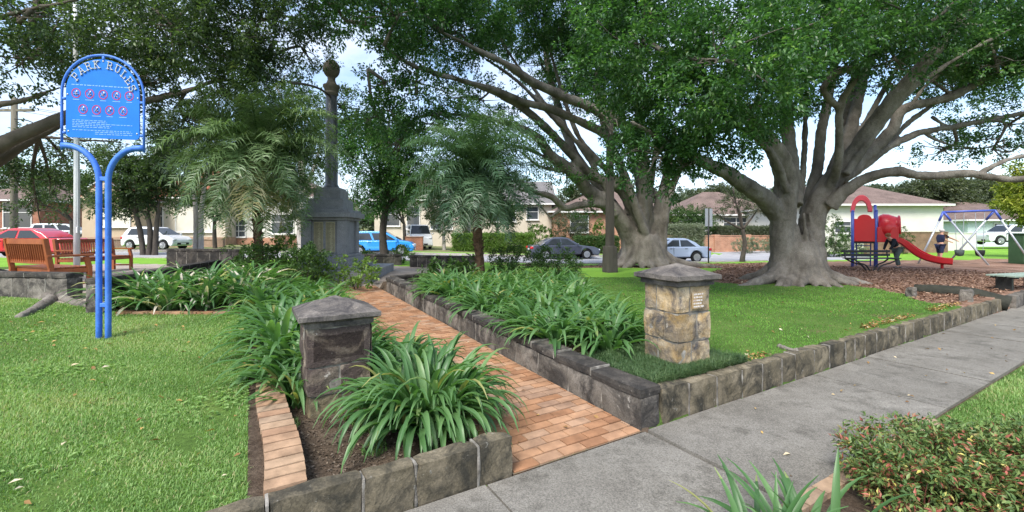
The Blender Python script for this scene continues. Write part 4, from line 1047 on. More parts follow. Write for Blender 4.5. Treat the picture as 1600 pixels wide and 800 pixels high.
# ================================================================== cars (local +x is forward)
def car(kind, label, col, loc, rz, L, W, Hh, style):
    root = thing(kind, label, 'car', loc, rz)
    pm = paint('paint_'+label.split()[0]+'_'+str(len(bpy.data.materials)), col)
    S = dict(  # belt, hood front z, cabin base rear/front, roof rear/front, axle positions, tail z
      hatch=dict(belt=.92, nose=.74, cb=(-.485,.3), cr=(-.39,.06), ax=(-.32,.31), tail=.95, wr=.31),
      sedan=dict(belt=.9, nose=.7, cb=(-.37,.22), cr=(-.19,.035), ax=(-.29,.305), tail=.93, wr=.32),
      suv=dict(belt=1.02, nose=.9, cb=(-.49,.23), cr=(-.45,.06), ax=(-.3,.31), tail=1.05, wr=.36),
      van=dict(belt=1.15, nose=1.0, cb=(-.495,.43), cr=(-.49,.29), ax=(-.29,.33), tail=1.2, wr=.33))[style]
    hl = L/2; hw = W/2; z0 = .22; wr = S['wr']; ar = wr+.05
    ax = [S['ax'][0]*L, S['ax'][1]*L]
    def arch(x):
        return [(x+ar*math.cos(a), max(z0, wr+ar*math.sin(a))) for a in [math.pi-math.pi*k/12 for k in range(13)]]
    low = [(-hl+.1, z0)]+[(q, z) for q, z in arch(ax[0])]+[(q, z) for q, z in arch(ax[1])]+[(hl-.12, z0)]
    cbf = S['cb'][1]*L; cbr = S['cb'][0]*L
    up = [(hl-.02,.34),(hl,.5),(hl-.03,S['nose']-.08),(hl-.12,S['nose']),(hl-.3*(hl-cbf),(S['nose']*.45+S['belt']*.55)),(cbf,S['belt']+.02),(cbr,S['belt']+.03)]
    if cbr > -hl+.25: up += [(-hl+.16,S['tail'])]
    up += [(-hl+.03,S['tail']-.08),(-hl,.62),(-hl+.02,.36)]
    poly = low+up
    mb = MB(); mb.prism(poly, -hw, hw, lambda a, b, h: Vector((a, h*(1-.06*max(0,(b-.5))/.5), b)))
    body = mb.build('body', pm, root, bevel=.085, seg=4, angle=32)
    # cabin
    crr, crf = S['cr'][0]*L, S['cr'][1]*L; zb, zr = S['belt'], Hh; wb, wt = hw-.07, hw-.24
    mb = MB()
    nx = 6; vs = []; fs = []
    prof = [(cbr,zb,wb),(crr*.45+cbr*.55,zb+(zr-zb)*.55,wb*.45+wt*.55),(crr,zr-.045,wt+.02),(crr*.75+crf*.25,zr,wt),(crr*.3+crf*.7,zr,wt),(crf,zr-.04,wt+.02),(cbf*.5+crf*.5,zb+(zr-zb)*.5,(wb+wt)/2),(cbf,zb,wb)]
    vs = [(a,-w,b) for a,b,w in prof]+[(a,w,b) for a,b,w in prof]; n = len(prof)
    fs = [tuple(range(n)), tuple(range(2*n-1,n-1,-1))]+[(i,i+n,i+n+1,i+1) for i in range(n-1)]+[(0,n-1,2*n-1,n)]
    mb.add(vs, fs); mb.build('roof', pm, root, bevel=.06, seg=4, angle=22)
    def sidept(t, s, sgn, off=.012):   # t along length 0 rear..1 front, s 0 belt..1 roof
        xb = cbr+(cbf-cbr)*t; xt = crr+(crf-crr)*t
        return Vector((xb*(1-s)+xt*s, sgn*((wb*(1-s)+(wt+.02)*s)+off), zb+(zr-.05-zb)*s))
    cuts = {'hatch':[(.12,.46),(.5,.93)], 'sedan':[(.12,.5),(.54,.9)], 'suv':[(.06,.28),(.32,.58),(.62,.92)], 'van':[(.62,.93)]}[style]
    for sgn in (-1, 1):
        for (a, b) in cuts:
            mb = MB(); q = [sidept(a,.1,sgn), sidept(b,.1,sgn), sidept(b-(.02 if b > .85 else 0),.86,sgn), sidept(a+.02,.86,sgn)]
            q2 = [p-Vector((0,sgn*.03,0)) for p in q]
            mb.add(q+q2, [(0,1,2,3),(7,6,5,4)]+[(i,(i+1)%4,4+(i+1)%4,4+i) for i in range(4)]); mb.build('side_window', MAT['glass'], root)
        mb = MB(); mb.ball((cbf-.22, sgn*(hw+.06), zb+.08), (.06,.1,.07), 10); mb.build('mirror', pm, root, smooth=True)
    def across(x0, z0_, w0, x1, z1_, w1, name, off):
        mb = MB(); d = Vector((x1-x0,0,z1_-z0_)); nrm = Vector((d.z,0,-d.x)).normalized()*off
        a = Vector((x0,0,z0_))+d*.1; b = Vector((x0,0,z0_))+d*.9
        q = [a+Vector((0,-w0*.9,0))+nrm, a+Vector((0,w0*.9,0))+nrm, b+Vector((0,w1*.92,0))+nrm, b+Vector((0,-w1*.92,0))+nrm]
        q2 = [p-nrm*2.2 for p in q]
        mb.add(q+q2, [(0,1,2,3),(7,6,5,4)]+[(i,(i+1)%4,4+(i+1)%4,4+i) for i in range(4)]); mb.build(name, MAT['glass'], root)
    across(cbf, zb, wb, crf, zr-.04, wt, 'windscreen', .02); across(cbr, zb, wb, crr, zr-.045, wt, 'rear_window', -.02 if False else .02 if crr > cbr and False else -.02)
    # doors as thin raised panels with dark seams
    for sgn in (-1, 1):
        spans = {'hatch':[(-.2,.02),(.03,.23)], 'sedan':[(-.17,.03),(.04,.22)], 'suv':[(-.18,.02),(.03,.22)], 'van':[(.1,.32)]}[style]
        for (a, b) in spans:
            mb = MB(); mb.box(((a+b)/2*L, sgn*(hw-.004), .62), ((b-a)*L, .02, .5)); dr = mb.build('door', pm, root, bevel=.01)
            mb = MB(); mb.box((a*L+.14, sgn*(hw-.0), .81), (.16,.03,.035)); mb.build('handle', MAT['plastic_dark'], dr, bevel=.006)
            mb = MB(); mb.box((b*L+.012, sgn*(hw-.012), .62), (.012,.03,.5)); mb.build('seam', MAT['plastic_dark'], dr)
    for x in ax:
        for sgn in (-1, 1):
            Mx = Matrix.Rotation(R(90), 3, 'X'); mb = MB()
            mb.lathe([(wr*.6,-.1),(wr*.93,-.1),(wr,-.06),(wr,.06),(wr*.93,.1),(wr*.6,.1)], (x, sgn*(hw-.11), wr), 22, M=Mx); wh = mb.build('wheel', MAT['rubber'], root, smooth=False, bevel=.01)
            mb = MB(); 
            yy = sgn*(hw-.005)
            for k in range(7):
                a = 2*math.pi*k/7; mb.bar((x,yy,wr), (x+wr*.63*math.cos(a),yy,wr+wr*.63*math.sin(a)), .03, .075, up=(0,1,0))
            mb.lathe([(wr*.58,-.012),(wr*.66,-.012),(wr*.66,.012),(wr*.58,.012)], (x, yy, wr), 22, M=Mx)
            mb.lathe([(.01,-.01),(wr*.6,-.01),(wr*.6,-.03 if sgn>0 else .03),(.01,-.03 if sgn>0 else .03)], (x, yy-sgn*.02, wr), 16, mi=1, M=Mx)
            mb.build('rim', [MAT['rim'], MAT['plastic_dark']], wh)
    zl = S['nose']-.1
    for sgn in (-1, 1):
        mb = MB(); mb.rough((hl-.14, sgn*(hw-.2), zl), (.3,.34,.15), sgn*-.25, 0, .5, 0, .05, .08); mb.build('headlight', MAT['lamp_clear'], root, smooth=True)
        mb = MB(); mb.rough((-hl+.09, sgn*(hw-.17), S['tail']-.17), (.22,.3,.18 if style != 'suv' else .3), sgn*.2, 0, .5, 0, .04, .08); mb.build('taillight', MAT['tail_red'], root, smooth=True)
    mb = MB(); mb.box((hl-.02,0,.4),(.06,W*.55,.14)); mb.build('grille', MAT['plastic_dark'], root, bevel=.01)
    mb = MB(); mb.box((-hl+.0,0,.66),(.02,.38,.11)); mb.box((hl+.015,0,.4),(.02,.38,.1)); mb.build('number_plate', MAT['white_paint'], root)
    mb = MB(); mb.prism([(q, max(z, .24)) for q, z in low if True]+[(hl-.12,.42),(-hl+.1,.42)], -hw+.16, hw-.16, lambda a, b, h: Vector((a, h, b)))
    mb = MB(); mb.box((0,0,.34),(L*.86,W-.5,.2)); mb.build('underside', MAT['rubber'], root)
    return root
RZ = math.atan(.14)
def road_pt(px, lane, off=0):
    # lane +: far kerb; -: near kerb
    k = (px-CX)/F; b = 27.0-.14*3.4+lane; Y = b/(1-.14*k); return k*Y, Y
def park(kind, label, col, px, lane, flip, L, W, Hh, style):
    x, y = road_pt(px, lane); return car(kind, label, col, (x, y, H(x,y)), RZ+(math.pi if flip else 0), L, W, Hh, style)
x, y = (246-800)/680*28.6, 28.6
car('hatchback_car', 'white hatchback parked across the road left of the palm', (.78,.79,.8), (x, y, H(x,y)-.02), R(-5), 3.65, 1.62, 1.5, 'hatch')
park('hatchback_car', 'bright blue hatchback parked across the road behind the memorial', (.02,.26,.72), 598, 2.3, False, 4.0, 1.7, 1.52, 'hatch')
park('sedan_car', 'dark blue grey sedan parked on the road left of the middle fig tree', (.05,.058,.085), 879, 2.6, False, 4.7, 1.8, 1.45, 'sedan')
park('sedan_car', 'light silver blue sedan half hidden behind the middle fig trunk', (.34,.41,.55), 1045, -2.0, True, 4.4, 1.75, 1.42, 'sedan')
park('sedan_car', 'red sedan parked at the far left behind the wooden benches', (.55,.01,.02), 40, -2.4, True, 4.4, 1.75, 1.42, 'sedan')
x, y = (106-800)/680*36, 36.0
car('hatchback_car', 'pale silver hatchback in the driveway behind the red sedan', (.5,.55,.56), (x, y, H(x,y)+.1), R(25), 4.2, 1.75, 1.6, 'suv')
x, y = (652-800)/680*36.5, 36.5
car('van', 'white van parked in the driveway behind the red brick wall', (.74,.75,.76), (x, y, H(x,y)), R(-70), 4.6, 1.85, 2.0, 'van')
x, y = (1575-800)/680*36.0, 36.0
car('wagon_car', 'silver wagon parked in front of the pale aqua house at the far right', (.6,.62,.64), (x, y, H(x,y)+.3), R(175), 4.4, 1.8, 1.7, 'suv')

# ================================================================== houses
def house(label, px0, px1, Y, depth, py_eave, py_ridge, wall, roof, typ='hip', openings=(), over=.45, z_extra=0, base_brick=None, chimney=None, rz=0, trim='trim_white', gable_front=None):
    x0, x1 = (px0-CX)/F*Y, (px1-CX)/F*Y; cx = (x0+x1)/2; z0 = H(cx, Y)+z_extra
    ze = EYE+(HY-py_eave)/F*Y - z0; zr = EYE+(HY-py_ridge)/F*(Y+depth/2) - z0; zr = max(zr, ze+.8)
    w = x1-x0
    root = thing('house', label, 'house', (cx, Y, z0), rz)
    mb = MB(); mb.box((0,depth/2,ze/2-.5),(w,depth,ze+1.0)); wl = mb.build('wall', MAT[wall], root)
    hw, d0, d1 = w/2+over, -over, depth+over
    mb = MB()
    if typ == 'hip':
        q = min(depth/2+over, hw*.85)
        vs = [(-hw,d0,ze),(hw,d0,ze),(hw,d1,ze),(-hw,d1,ze),(-hw+q,depth/2,zr),(hw-q,depth/2,zr)]
        fs = [(0,1,5,4),(1,2,5),(2,3,4,5),(3,0,4),(0,3,2,1)]
    elif typ == 'gable_x':      # ridge along x
        vs = [(-hw,d0,ze),(hw,d0,ze),(hw,d1,ze),(-hw,d1,ze),(-hw,depth/2,zr),(hw,depth/2,zr)]
        fs = [(0,1,5,4),(1,2,5),(2,3,4,5),(3,0,4),(0,3,2,1)]
    else:                       # gable facing the road
        vs = [(-hw,d0,ze),(hw,d0,ze),(hw,d1,ze),(-hw,d1,ze),(0,d0,zr),(0,d1,zr)]
        fs = [(0,4,5,3),(1,2,5,4),(0,1,4),(2,3,5),(0,3,2,1)]
    mb.add(vs, fs); rf = mb.build('roof', MAT[roof], root)
    if typ == 'gable_y':
        mb = MB(); mb.add([(-w/2,d0+.2,ze-.05),(w/2,d0+.2,ze-.05),(0,d0+.2,zr-.32),(-w/2,d0-.02,ze-.05),(w/2,d0-.02,ze-.05),(0,d0-.02,zr-.32)], [(3,4,5),(0,2,1),(0,1,4,3),(1,2,5,4),(2,0,3,5)])
        mb.build('gable', MAT[wall], root)
        mb = MB(); mb.bar((-hw,d0-.04,ze-.06),(0,d0-.04,zr-.04),.05,.2,up=(0,1,0)); mb.bar((hw,d0-.04,ze-.06),(0,d0-.04,zr-.04),.05,.2,up=(0,1,0)); mb.build('bargeboard', MAT[trim], root)
    mb = MB()
    mb.box((0,d0-.05,ze-.07),(2*hw,.1,.14)) if typ != 'gable_y' else None
    for s in (-1,1): mb.box((s*(hw+.05),depth/2,ze-.07),(.1,depth+2*over,.14))
    mb.build('gutter', MAT[trim], rf)
    if base_brick:
        mb = MB(); mb.box((0,depth/2,-.1),(w+.1,depth+.1,1.5)); mb.build('brick_base', MAT[base_brick], root)
    if chimney:
        px, pyt = chimney; q = (px-CX)/F*(Y+depth/2)-cx; zt = EYE+(HY-pyt)/F*(Y+depth/2)-z0
        mb = MB(); mb.box((q,depth/2,(zt+ze)/2),(.8,.6,zt-ze)); mb.box((q,depth/2,zt),(.95,.75,.15)); mb.build('chimney', MAT['brick_red'], rf)
    for op in openings:
        pc, pcy, wp, hp, kd = op; X = (pc-CX)/F*Y-cx; Z = EYE+(HY-pcy)/F*Y-z0; ww, hh = wp/F*Y, hp/F*Y
        nm = 'door' if kd == 'door' else 'window'
        mb = MB(); t = .07
        for s in (-1,1): mb.box((X+s*(ww/2),-.03,Z),(t,.1,hh+t))
        for s in (-1,1): mb.box((X,-.03,Z+s*hh/2),(ww+t,.11,t))
        if kd in ('sash','bay'):
            n = max(1, int(ww/1.0)); 
            for k in range(1, n): mb.box((X-ww/2+ww*k/n,-.03,Z),(t,.09,hh))
            mb.box((X,-.03,Z+hh*.1),(ww,.085,t*.7))
        if kd == 'grid':
            n = max(2, int(ww/.5)); 
            for k in range(1, n): mb.box((X-ww/2+ww*k/n,-.03,Z),(.05,.09,hh))
            for k in range(1, 4): mb.box((X,-.03,Z-hh/2+hh*k/4),(ww,.085,.05))
        fr_ = mb.build(nm, MAT[trim], root)
        mb = MB(); mb.box((X,-.012,Z),(ww,.03,hh)); mb.build('pane' if nm == 'window' else 'door_leaf', MAT['blind'] if kd == 'blind' else MAT['bark_dark'] if kd == 'door' else MAT['house_glass'], fr_)
        mb = MB(); mb.box((X,-.08,Z-hh/2-.07),(ww+.2,.18,.07)); mb.build('sill', MAT[trim], fr_)
    return root
house('red brick house with brown tiled roof and white bay window at the far left', -60, 62, 38, 8, 312, 284, 'brick_red', 'tile_brown', 'hip', [(28,336,44,40,'bay'),(-30,336,30,40,'sash')])
house('beige gabled house with cream blinds behind the white hatchback', 128, 212, 35, 9, 312, 288, 'wall_beige', 'tile_red', 'gable_y', [(182,340,44,28,'blind')], base_brick='brick_tan')
house('cream house with a red tiled roof left of the palm', 214, 352, 37.5, 10, 308, 262, 'wall_cream', 'tile_red', 'hip', [(304,341,58,42,'blind'),(240,341,30,36,'sash')], base_brick='brick_tan')
house('white walled house with lattice window half hidden behind the palm', 352, 505, 39, 9, 308, 282, 'wall_white', 'tile_brown', 'hip', [(368,352,32,36,'grid'),(442,350,34,30,'sash'),(480,352,20,44,'door')], base_brick='brick_orange')
house('pale rendered house behind the small round tree and van', 585, 722, 43, 9, 312, 280, 'wall_cream', 'tile_brown', 'hip', [(646,338,20,30,'sash'),(612,338,26,30,'sash'),(690,345,34,26,'sash')])
house('cream two storey house with grey roof behind the clipped hedge', 742, 862, 41, 9, 318, 284, 'wall_cream', 'tile_grey', 'gable_x', [(832,333,18,20,'sash'),(786,335,40,22,'sash')])
house('orange brick house with pinkish tiled roof left of the middle fig trunk', 866, 1050, 39, 9, 330, 298, 'brick_orange', 'tile_brown', 'hip', [(905,350,28,26,'sash'),(1000,350,30,26,'sash')])
house('long low white house behind the brick boundary wall and grey hedge', 1062, 1225, 42, 9, 335, 300, 'wall_white', 'tile_brown', 'hip', [(1090,350,30,20,'sash'),(1150,350,40,20,'sash')])
house('large cream house with brown tiled hip roof behind the play slide', 1272, 1474, 32.5, 10, 319, 283, 'wall_white', 'tile_brown', 'hip', [(1316,355,26,18,'sash')], over=.4)
house('pale aqua house with brown roof behind the swing set', 1512, 1680, 40, 10, 343, 316, 'wall_aqua', 'tile_brown', 'hip', [(1560,356,16,14,'sash'),(1640,358,40,24,'sash')], z_extra=.2)
house('distant small house with terracotta roof between the trees at right', 1522, 1580, 62, 8, 330, 318, 'wall_white', 'tile_red', 'hip', [(1545,338,8,6,'sash')], z_extra=1.5)

# boundary walls and fences
def bwall(name, label, a, b, h, mat, thick=.25, cat='wall', cap=True, piers=0):
    a = Vector((*a, 0)); b = Vector((*b, 0)); d = b-a; L = d.length; ang = math.atan2(d.y, d.x); c = (a+b)/2
    z0 = min(H(a.x,a.y), H(b.x,b.y)); root = thing(name, label, cat, (c.x, c.y, z0), ang)
    mb = MB(); mb.box((0,0,h/2-.2),(L,thick,h+.4)); mb.build('wall', MAT[mat], root)
    if cap:
        mb = MB(); mb.box((0,0,h+.03),(L+.06,thick+.08,.06)); mb.build('coping', MAT[mat], root, bevel=.01)
    for k in range(piers):
        q = -L/2+L*k/max(1,piers-1); mb = MB(); mb.box((q,0,h/2),(thick+.2,thick+.2,h+.25)); mb.build('pier', MAT[mat], root)
    return root
def pr_(px, Y): return ((px-CX)/F*Y, Y)
bwall('brick_fence', 'low red brick fence along the far left house', pr_(-40,33.2), pr_(98,34.2), .9, 'brick_red', piers=4)
bwall('brick_fence', 'low tan brick fence behind the white hatchback', pr_(128,31.5), pr_(345,33.4), .55, 'brick_tan', piers=4)
bwall('brick_fence', 'red brick wall end beside the white van', pr_(634,33.4), pr_(661,33.4), 1.0, 'brick_red')
bwall('brick_fence', 'low orange brick fence glimpsed left of the memorial', pr_(430,34), pr_(486,34.3), .9, 'brick_orange')
bwall('brick_fence', 'orange brown brick boundary wall behind the street sign', pr_(1015,34), pr_(1215,36), 1.35, 'brick_orange', piers=5)
bwall('brick_fence', 'brown brick fence in front of the cream house beyond the slide', pr_(1352,29.5), pr_(1478,30.6), 1.45, 'brick_brown')
bwall('panel_fence', 'pale grey panel fence beyond the swing set', pr_(1480,33), pr_(1524,33.5), 1.3, 'wall_white', .1)
# kerbs
def kerb(label, lane, xa, xb):
    mb = MB(); x = xa
    while x < xb:
        x2 = min(x+2.4, xb); ya, yb = road_c(x)+lane, road_c(x2)+lane; za, zb_ = float(street_z(x)), float(street_z(x2))
        mb.bar((x+.01,ya,za-.03),(x2-.01,yb,zb_-.03),.16,.15); x = x2
    return struct(mb.build('kerb', MAT['drive']))
kerb('near', -3.82, -45, 14.5); kerb('far', 3.82, -45, 14.5)
# ================================================================== foliage generators (numpy)
def unit(a): return a/np.maximum(np.linalg.norm(a, axis=-1, keepdims=True), 1e-9)
def leaf_geo(P, D, N, L, W, fold=.25, droop=.12):
    """n leaves -> 4 verts / 2 tris each"""
    D = unit(D); S = unit(np.cross(D, N)); N = unit(np.cross(S, D))
    L = L[:,None]; W = W[:,None]
    mid = P+D*L*.42
    V = np.stack([P, mid+S*W*.5+N*W*fold, P+D*L-N*L*droop, mid-S*W*.5+N*W*fold], 1).reshape(-1,3)
    b = np.arange(len(P))[:,None]*4
    Fc = np.concatenate([b+np.array([[0,1,2]]), b+np.array([[0,2,3]])], 1).reshape(-1,3)
    return V, Fc
def pnoise(P, s, seed=0):
    r = np.random.default_rng(seed); o = np.zeros(len(P))
    for k in range(7):
        d = r.normal(size=3); d /= np.linalg.norm(d); f = s*r.uniform(.6,1.9)
        o += np.sin(P@d*f*2*math.pi+r.uniform(0,6.28))
    return o/7**.5
def ell_pts(c, rad, n, rng, shell=2.0):
    d = unit(rng.normal(size=(n,3))); r = rng.random(n)**(1/3.0)
    r = r**(1/shell)
    return np.asarray(c)+d*np.asarray(rad)*r[:,None], d
def foliage(name, ells, mat, parent, dens=18, per=26, leaf=(.085,.045), spray=.3, gap=-.25, gscale=.55, seed=1, upw=.35, loc=None, hang=0, minz=None, shell=1.25, tbias=0.0):
    """crown: sprays of leaves scattered through ellipsoids (cx,cy,cz,rx,ry,rz[,density factor])"""
    rng = np.random.default_rng(seed); C, O, SZ = [], [], []
    for e in ells:
        f = e[6] if len(e) > 6 else 1.0
        n = int(dens*f*4.19*e[3]*e[4]*e[5])
        p, d = ell_pts(e[:3], e[3:6], n, rng, shell)
        C.append(p); O.append(d)
    C = np.concatenate(C); O = np.concatenate(O)
    nz = pnoise(C, gscale, seed+5); keep = nz > gap+rng.normal(0,.15,len(C)); C, O, nz = C[keep], O[keep], nz[keep]
    if minz is not None: k = C[:,2] > minz; C, O, nz = C[k], O[k], nz[k]
    S = len(C)
    T = unit(O*.7+rng.normal(size=(S,3))*.6+np.array([0,0,upw-hang]))   # twig direction
    t = rng.random((S,per)); ang = rng.random((S,per))*2*math.pi
    A = unit(np.cross(T, rng.normal(size=(S,3)))); B = np.cross(T, A)
    rad = A[:,None]*np.cos(ang)[...,None]+B[:,None]*np.sin(ang)[...,None]
    P = C[:,None]+T[:,None]*(t[...,None]*spray*1.3)+rad*(spray*.28*rng.random((S,per,1)))
    D = T[:,None]*(.35+.5*t[...,None])+rad*.9+rng.normal(size=(S,per,3))*.25+np.array([0,0,-.15-hang*.5])
    N = np.array([0,0,1.0])+rad*.3+rng.normal(size=(S,per,3))*.4
    L = leaf[0]*rng.uniform(.65,1.2,(S,per)); W = leaf[1]*rng.uniform(.7,1.15,(S,per))
    tint = np.clip(.42+.16*pnoise(C, .35, seed+9)[:,None]+.1*rng.normal(size=(S,1))+.17*rng.normal(size=(S,per))+tbias, 0, 1)
    V, Fc = leaf_geo(P.reshape(-1,3), D.reshape(-1,3), N.reshape(-1,3), L.ravel(), W.ravel())
    return npmesh(name, V, Fc, np.repeat(tint.ravel(), 2), mat, parent, loc=loc)

def E(px, py, Y, rx, ry, rz, f=1.0):
    p = pt(px, py, Y); return (p.x, p.y, p.z, rx, ry, rz, f)
def limbs(mb, lst, base_z=None, n=12, jit=.1, sub=5):
    for k, L in enumerate(lst):
        P = [pt(a[0], a[1], a[3]) for a in L]; r = [.86*a[2]/2*a[3]/F/math.sqrt(1+.8*((a[0]-CX)/F)**2) for a in L]
        mb.tube(P, r, n, jit=jit, seed=k+1, sub=sub)
def twigs(mat, parent, loc, ells, limb_pts, rng, per=7, r0=.03, scale=1.0):
    LP = np.array([tuple(p) for p in limb_pts])
    for e in ells:
        mb = MB(); c = np.array(e[:3]); i = np.argmin(((LP-c)**2).sum(1)); a = Vector(LP[i]); cc = Vector(c)
        mid = a.lerp(cc, .5)+Vector(rng.normal(size=3)*.18)+Vector((0,0,.15))
        mb.tube([a, mid, cc], [r0*1.7, r0*1.3, r0], 6, sub=4)
        for k in range(per):
            d = unit(rng.normal(size=3))*np.array(e[3:6])*rng.uniform(.55,.95); q = Vector(c+d)
            s = cc.lerp(mid, rng.random()*.5); m = s.lerp(q, .5)+Vector(rng.normal(size=3)*.1*scale)
            mb.tube([s, m, q], [r0*.75, r0*.5, r0*.18], 5, sub=3)
        mb.build('branch', mat, parent, smooth=True).location = loc

def fused(mb, name, mat, parent, loc, voxel=.05, disp=.05, dscale=.5):
    o = mb.build(name, mat, parent, smooth=True, loc=loc)
    md = o.modifiers.new('fuse', 'REMESH'); md.mode = 'VOXEL'; md.voxel_size = voxel; md.use_smooth_shade = True
    sm_ = o.modifiers.new('smooth', 'SMOOTH'); sm_.iterations = 2; sm_.factor = .5
    tx = bpy.data.textures.new(name+'_lumps', 'CLOUDS'); tx.noise_scale = dscale; tx.noise_depth = 4
    dp = o.modifiers.new('lumps', 'DISPLACE'); dp.texture = tx; dp.strength = disp; dp.mid_level = .5; dp.texture_coords = 'LOCAL'
    return o
def roots(mb, c, z, r0, dirs, rng, hgt=1.0):
    for (a, L, w) in dirs:
        d = Vector((math.cos(a), math.sin(a), 0)); s = Vector((-d.y, d.x, 0))
        wob_ = rng.uniform(-.25,.25)
        P = [c+d*(r0*.62)+Vector((0,0,hgt+z)), c+d*(r0*.95)+Vector((0,0,hgt*.5+z)), c+d*(r0+L*.2)+s*wob_*.3+Vector((0,0,hgt*.17+z)), c+d*(r0+L*.6)+s*wob_+Vector((0,0,.05+z)), c+d*(r0+L)+s*wob_*1.3+Vector((0,0,-.1+z))]
        mb.tube(P, [w*.55,w*.9,w*.95,w*.65,w*.3], 10, jit=.15, seed=a*3, sub=5)

# ------------------------------------------------------------------ right fig
rng = np.random.default_rng(5)
Y1 = 12.6; x1 = (1246-CX)/F*Y1; z1 = H(x1, Y1)
fig1 = thing('fig_tree', 'huge spreading fig tree with thick grey buttressed trunk on the right lawn', 'tree', (x1, Y1, z1))
L1 = [
 [(1226,438,62,12.6),(1224,400,52,12.6),(1222,360,46,12.55),(1226,315,46,12.5),(1226,270,44,12.4),(1205,225,34,11.8),(1176,190,28,11.2),(1130,150,20,10.4),(1075,105,12,9.7),(1020,70,7,9.2)],
 [(1268,438,66,12.6),(1266,400,58,12.65),(1266,360,52,12.7),(1276,325,48,12.7),(1290,295,44,12.7),(1318,262,38,12.6),(1352,215,36,12.3),(1400,150,33,11.8),(1440,105,28,11.4),(1482,55,24,11.0),(1520,0,20,10.6),(1550,-60,14,10.2)],
 [(1245,440,66,12.5),(1243,400,56,12.55),(1240,375,40,12.6)],
 [(1238,372,26,12.7),(1216,336,40,12.55),(1194,310,37,12.2),(1165,290,33,11.7),(1135,270,28,11.2),(1105,256,24,10.7),(1068,236,18,10.0),(1030,215,12,9.4),(985,190,7,8.8)],
 [(1236,320,44,12.6),(1238,280,32,12.8),(1234,235,27,13.0),(1229,190,25,13.2),(1226,130,22,13.4),(1215,60,17,13.6),(1200,-20,12,13.8)],
 [(1262,335,34,13.0),(1268,300,24,13.2),(1278,255,22,13.4),(1283,210,20,13.5),(1293,160,18,13.6),(1304,105,15,13.8),(1312,40,12,14.0)],
 [(1284,318,24,12.7),(1300,285,21,12.4),(1309,255,17,12.0),(1311,215,16,11.7),(1312,172,16,11.5),(1322,145,13,11.3),(1345,112,15,11.0),(1378,78,15,10.7),(1425,55,13,10.3),(1462,30,12,10.0),(1500,-5,9,9.7)],
 [(1312,168,14,11.5),(1297,157,15,11.3),(1287,138,12,11.1),(1308,112,16,11.0),(1350,103,17,10.9),(1368,75,14,10.8)],
 [(1353,80,9,10.7),(1335,70,8,10.5),(1318,55,7,10.3),(1312,35,5,10.1)],
 [(1294,285,30,13.2),(1325,215,24,13.6),(1342,150,21,14.0),(1356,90,18,14.4),(1372,20,14,14.8)],
 [(1310,282,34,12.8),(1350,246,28,12.8),(1392,205,24,12.8),(1410,172,22,12.7),(1455,158,20,12.6),(1490,150,20,12.5),(1540,124,20,12.3),(1605,97,18,12.0),(1680,70,13,11.6)],
 [(1330,270,26,12.9),(1368,242,23,13.0),(1390,228,19,13.0),(1440,207,15,13.0),(1490,198,14,13.0),(1540,188,13,12.9),(1605,176,12,12.7),(1680,160,8,12.4)],
 [(1296,322,34,12.4),(1318,300,27,12.2),(1345,282,23,12.0),(1378,271,23,11.8),(1405,268,24,11.7),(1440,275,21,11.6),(1490,272,20,11.4),(1525,272,21,11.3),(1560,279,18,11.1),(1605,279,17,10.9),(1690,270,11,10.5)],
 [(1530,271,15,11.3),(1555,258,12,11.3),(1580,248,11,11.3),(1610,241,9,11.3),(1660,225,6,11.2)],
 [(1455,182,8,13),(1470,192,7,13),(1482,198,6,13)],
 [(1300,292,16,13.4),(1345,205,13,13.6),(1390,125,10,13.8),(1430,60,7,14),(1450,0,5,14.2)],
 [(1290,300,16,13.6),(1310,230,13,13.9),(1328,140,10,14.2),(1345,60,7,14.4)],
 [(1322,272,16,12.3),(1382,188,14,12.0),(1432,135,11,11.6),(1500,88,9,11.2),(1580,45,7,10.8)],
 [(1350,258,14,13),(1422,190,12,13.2),(1500,135,9,13.4),(1600,72,6,13.6)],
 [(1230,300,16,12.2),(1212,250,13,11.8),(1180,215,11,11.2),(1140,190,9,10.6),(1090,170,6,10)],
 [(1250,310,14,12.9),(1256,250,12,13.1),(1258,190,10,13.3),(1262,120,8,13.5),(1270,50,6,13.7)],
 [(1420,170,9,12.4),(1450,130,8,12.2),(1490,105,7,12),(1540,90,5,11.8)],
 [(1440,207,8,13),(1480,225,6,13.2),(1530,232,5,13.4),(1580,225,3,13.6)],
]
c1 = Vector((x1, Y1, 0)); mb = MB(); limbs(mb, L1)
rts = [(R(a), l*.74, w) for a, l, w in ((198,2.6,.2),(212,1.5,.16),(226,1.5,.17),(240,1.0,.15),(252,1.2,.17),(264,.8,.14),(275,1.0,.16),(287,.8,.14),(298,1.1,.16),(310,.9,.14),(321,1.3,.17),(333,1.2,.14),(344,1.9,.17),(357,1.6,.15),(183,1.7,.16),(20,1.5,.2),(60,1.3,.22),(110,1.3,.22),(150,1.5,.2))]
roots(mb, c1, z1, .56, rts, rng, 1.15)
for k in range(16):
    a = R(180+k*12+rng.uniform(-4,4)); d = Vector((math.cos(a), math.sin(a)*.75, 0)); t_ = rng.uniform(1.1,2.2)
    mb.tube([c1+d*.9+Vector((0,0,z1-.05)), c1+d*.66+Vector((0,0,z1+.25)), c1+d*.55+Vector((0,0,z1+.7)), c1+d*.3+Vector((0,0,z1+t_))], [.09,.11,.09,.03], 8, jit=.2, seed=k, sub=4)
fused(mb, 'trunk', MAT['bark_fig'], fig1, None, .035, .08, .22).location = (-x1,-Y1,-z1)
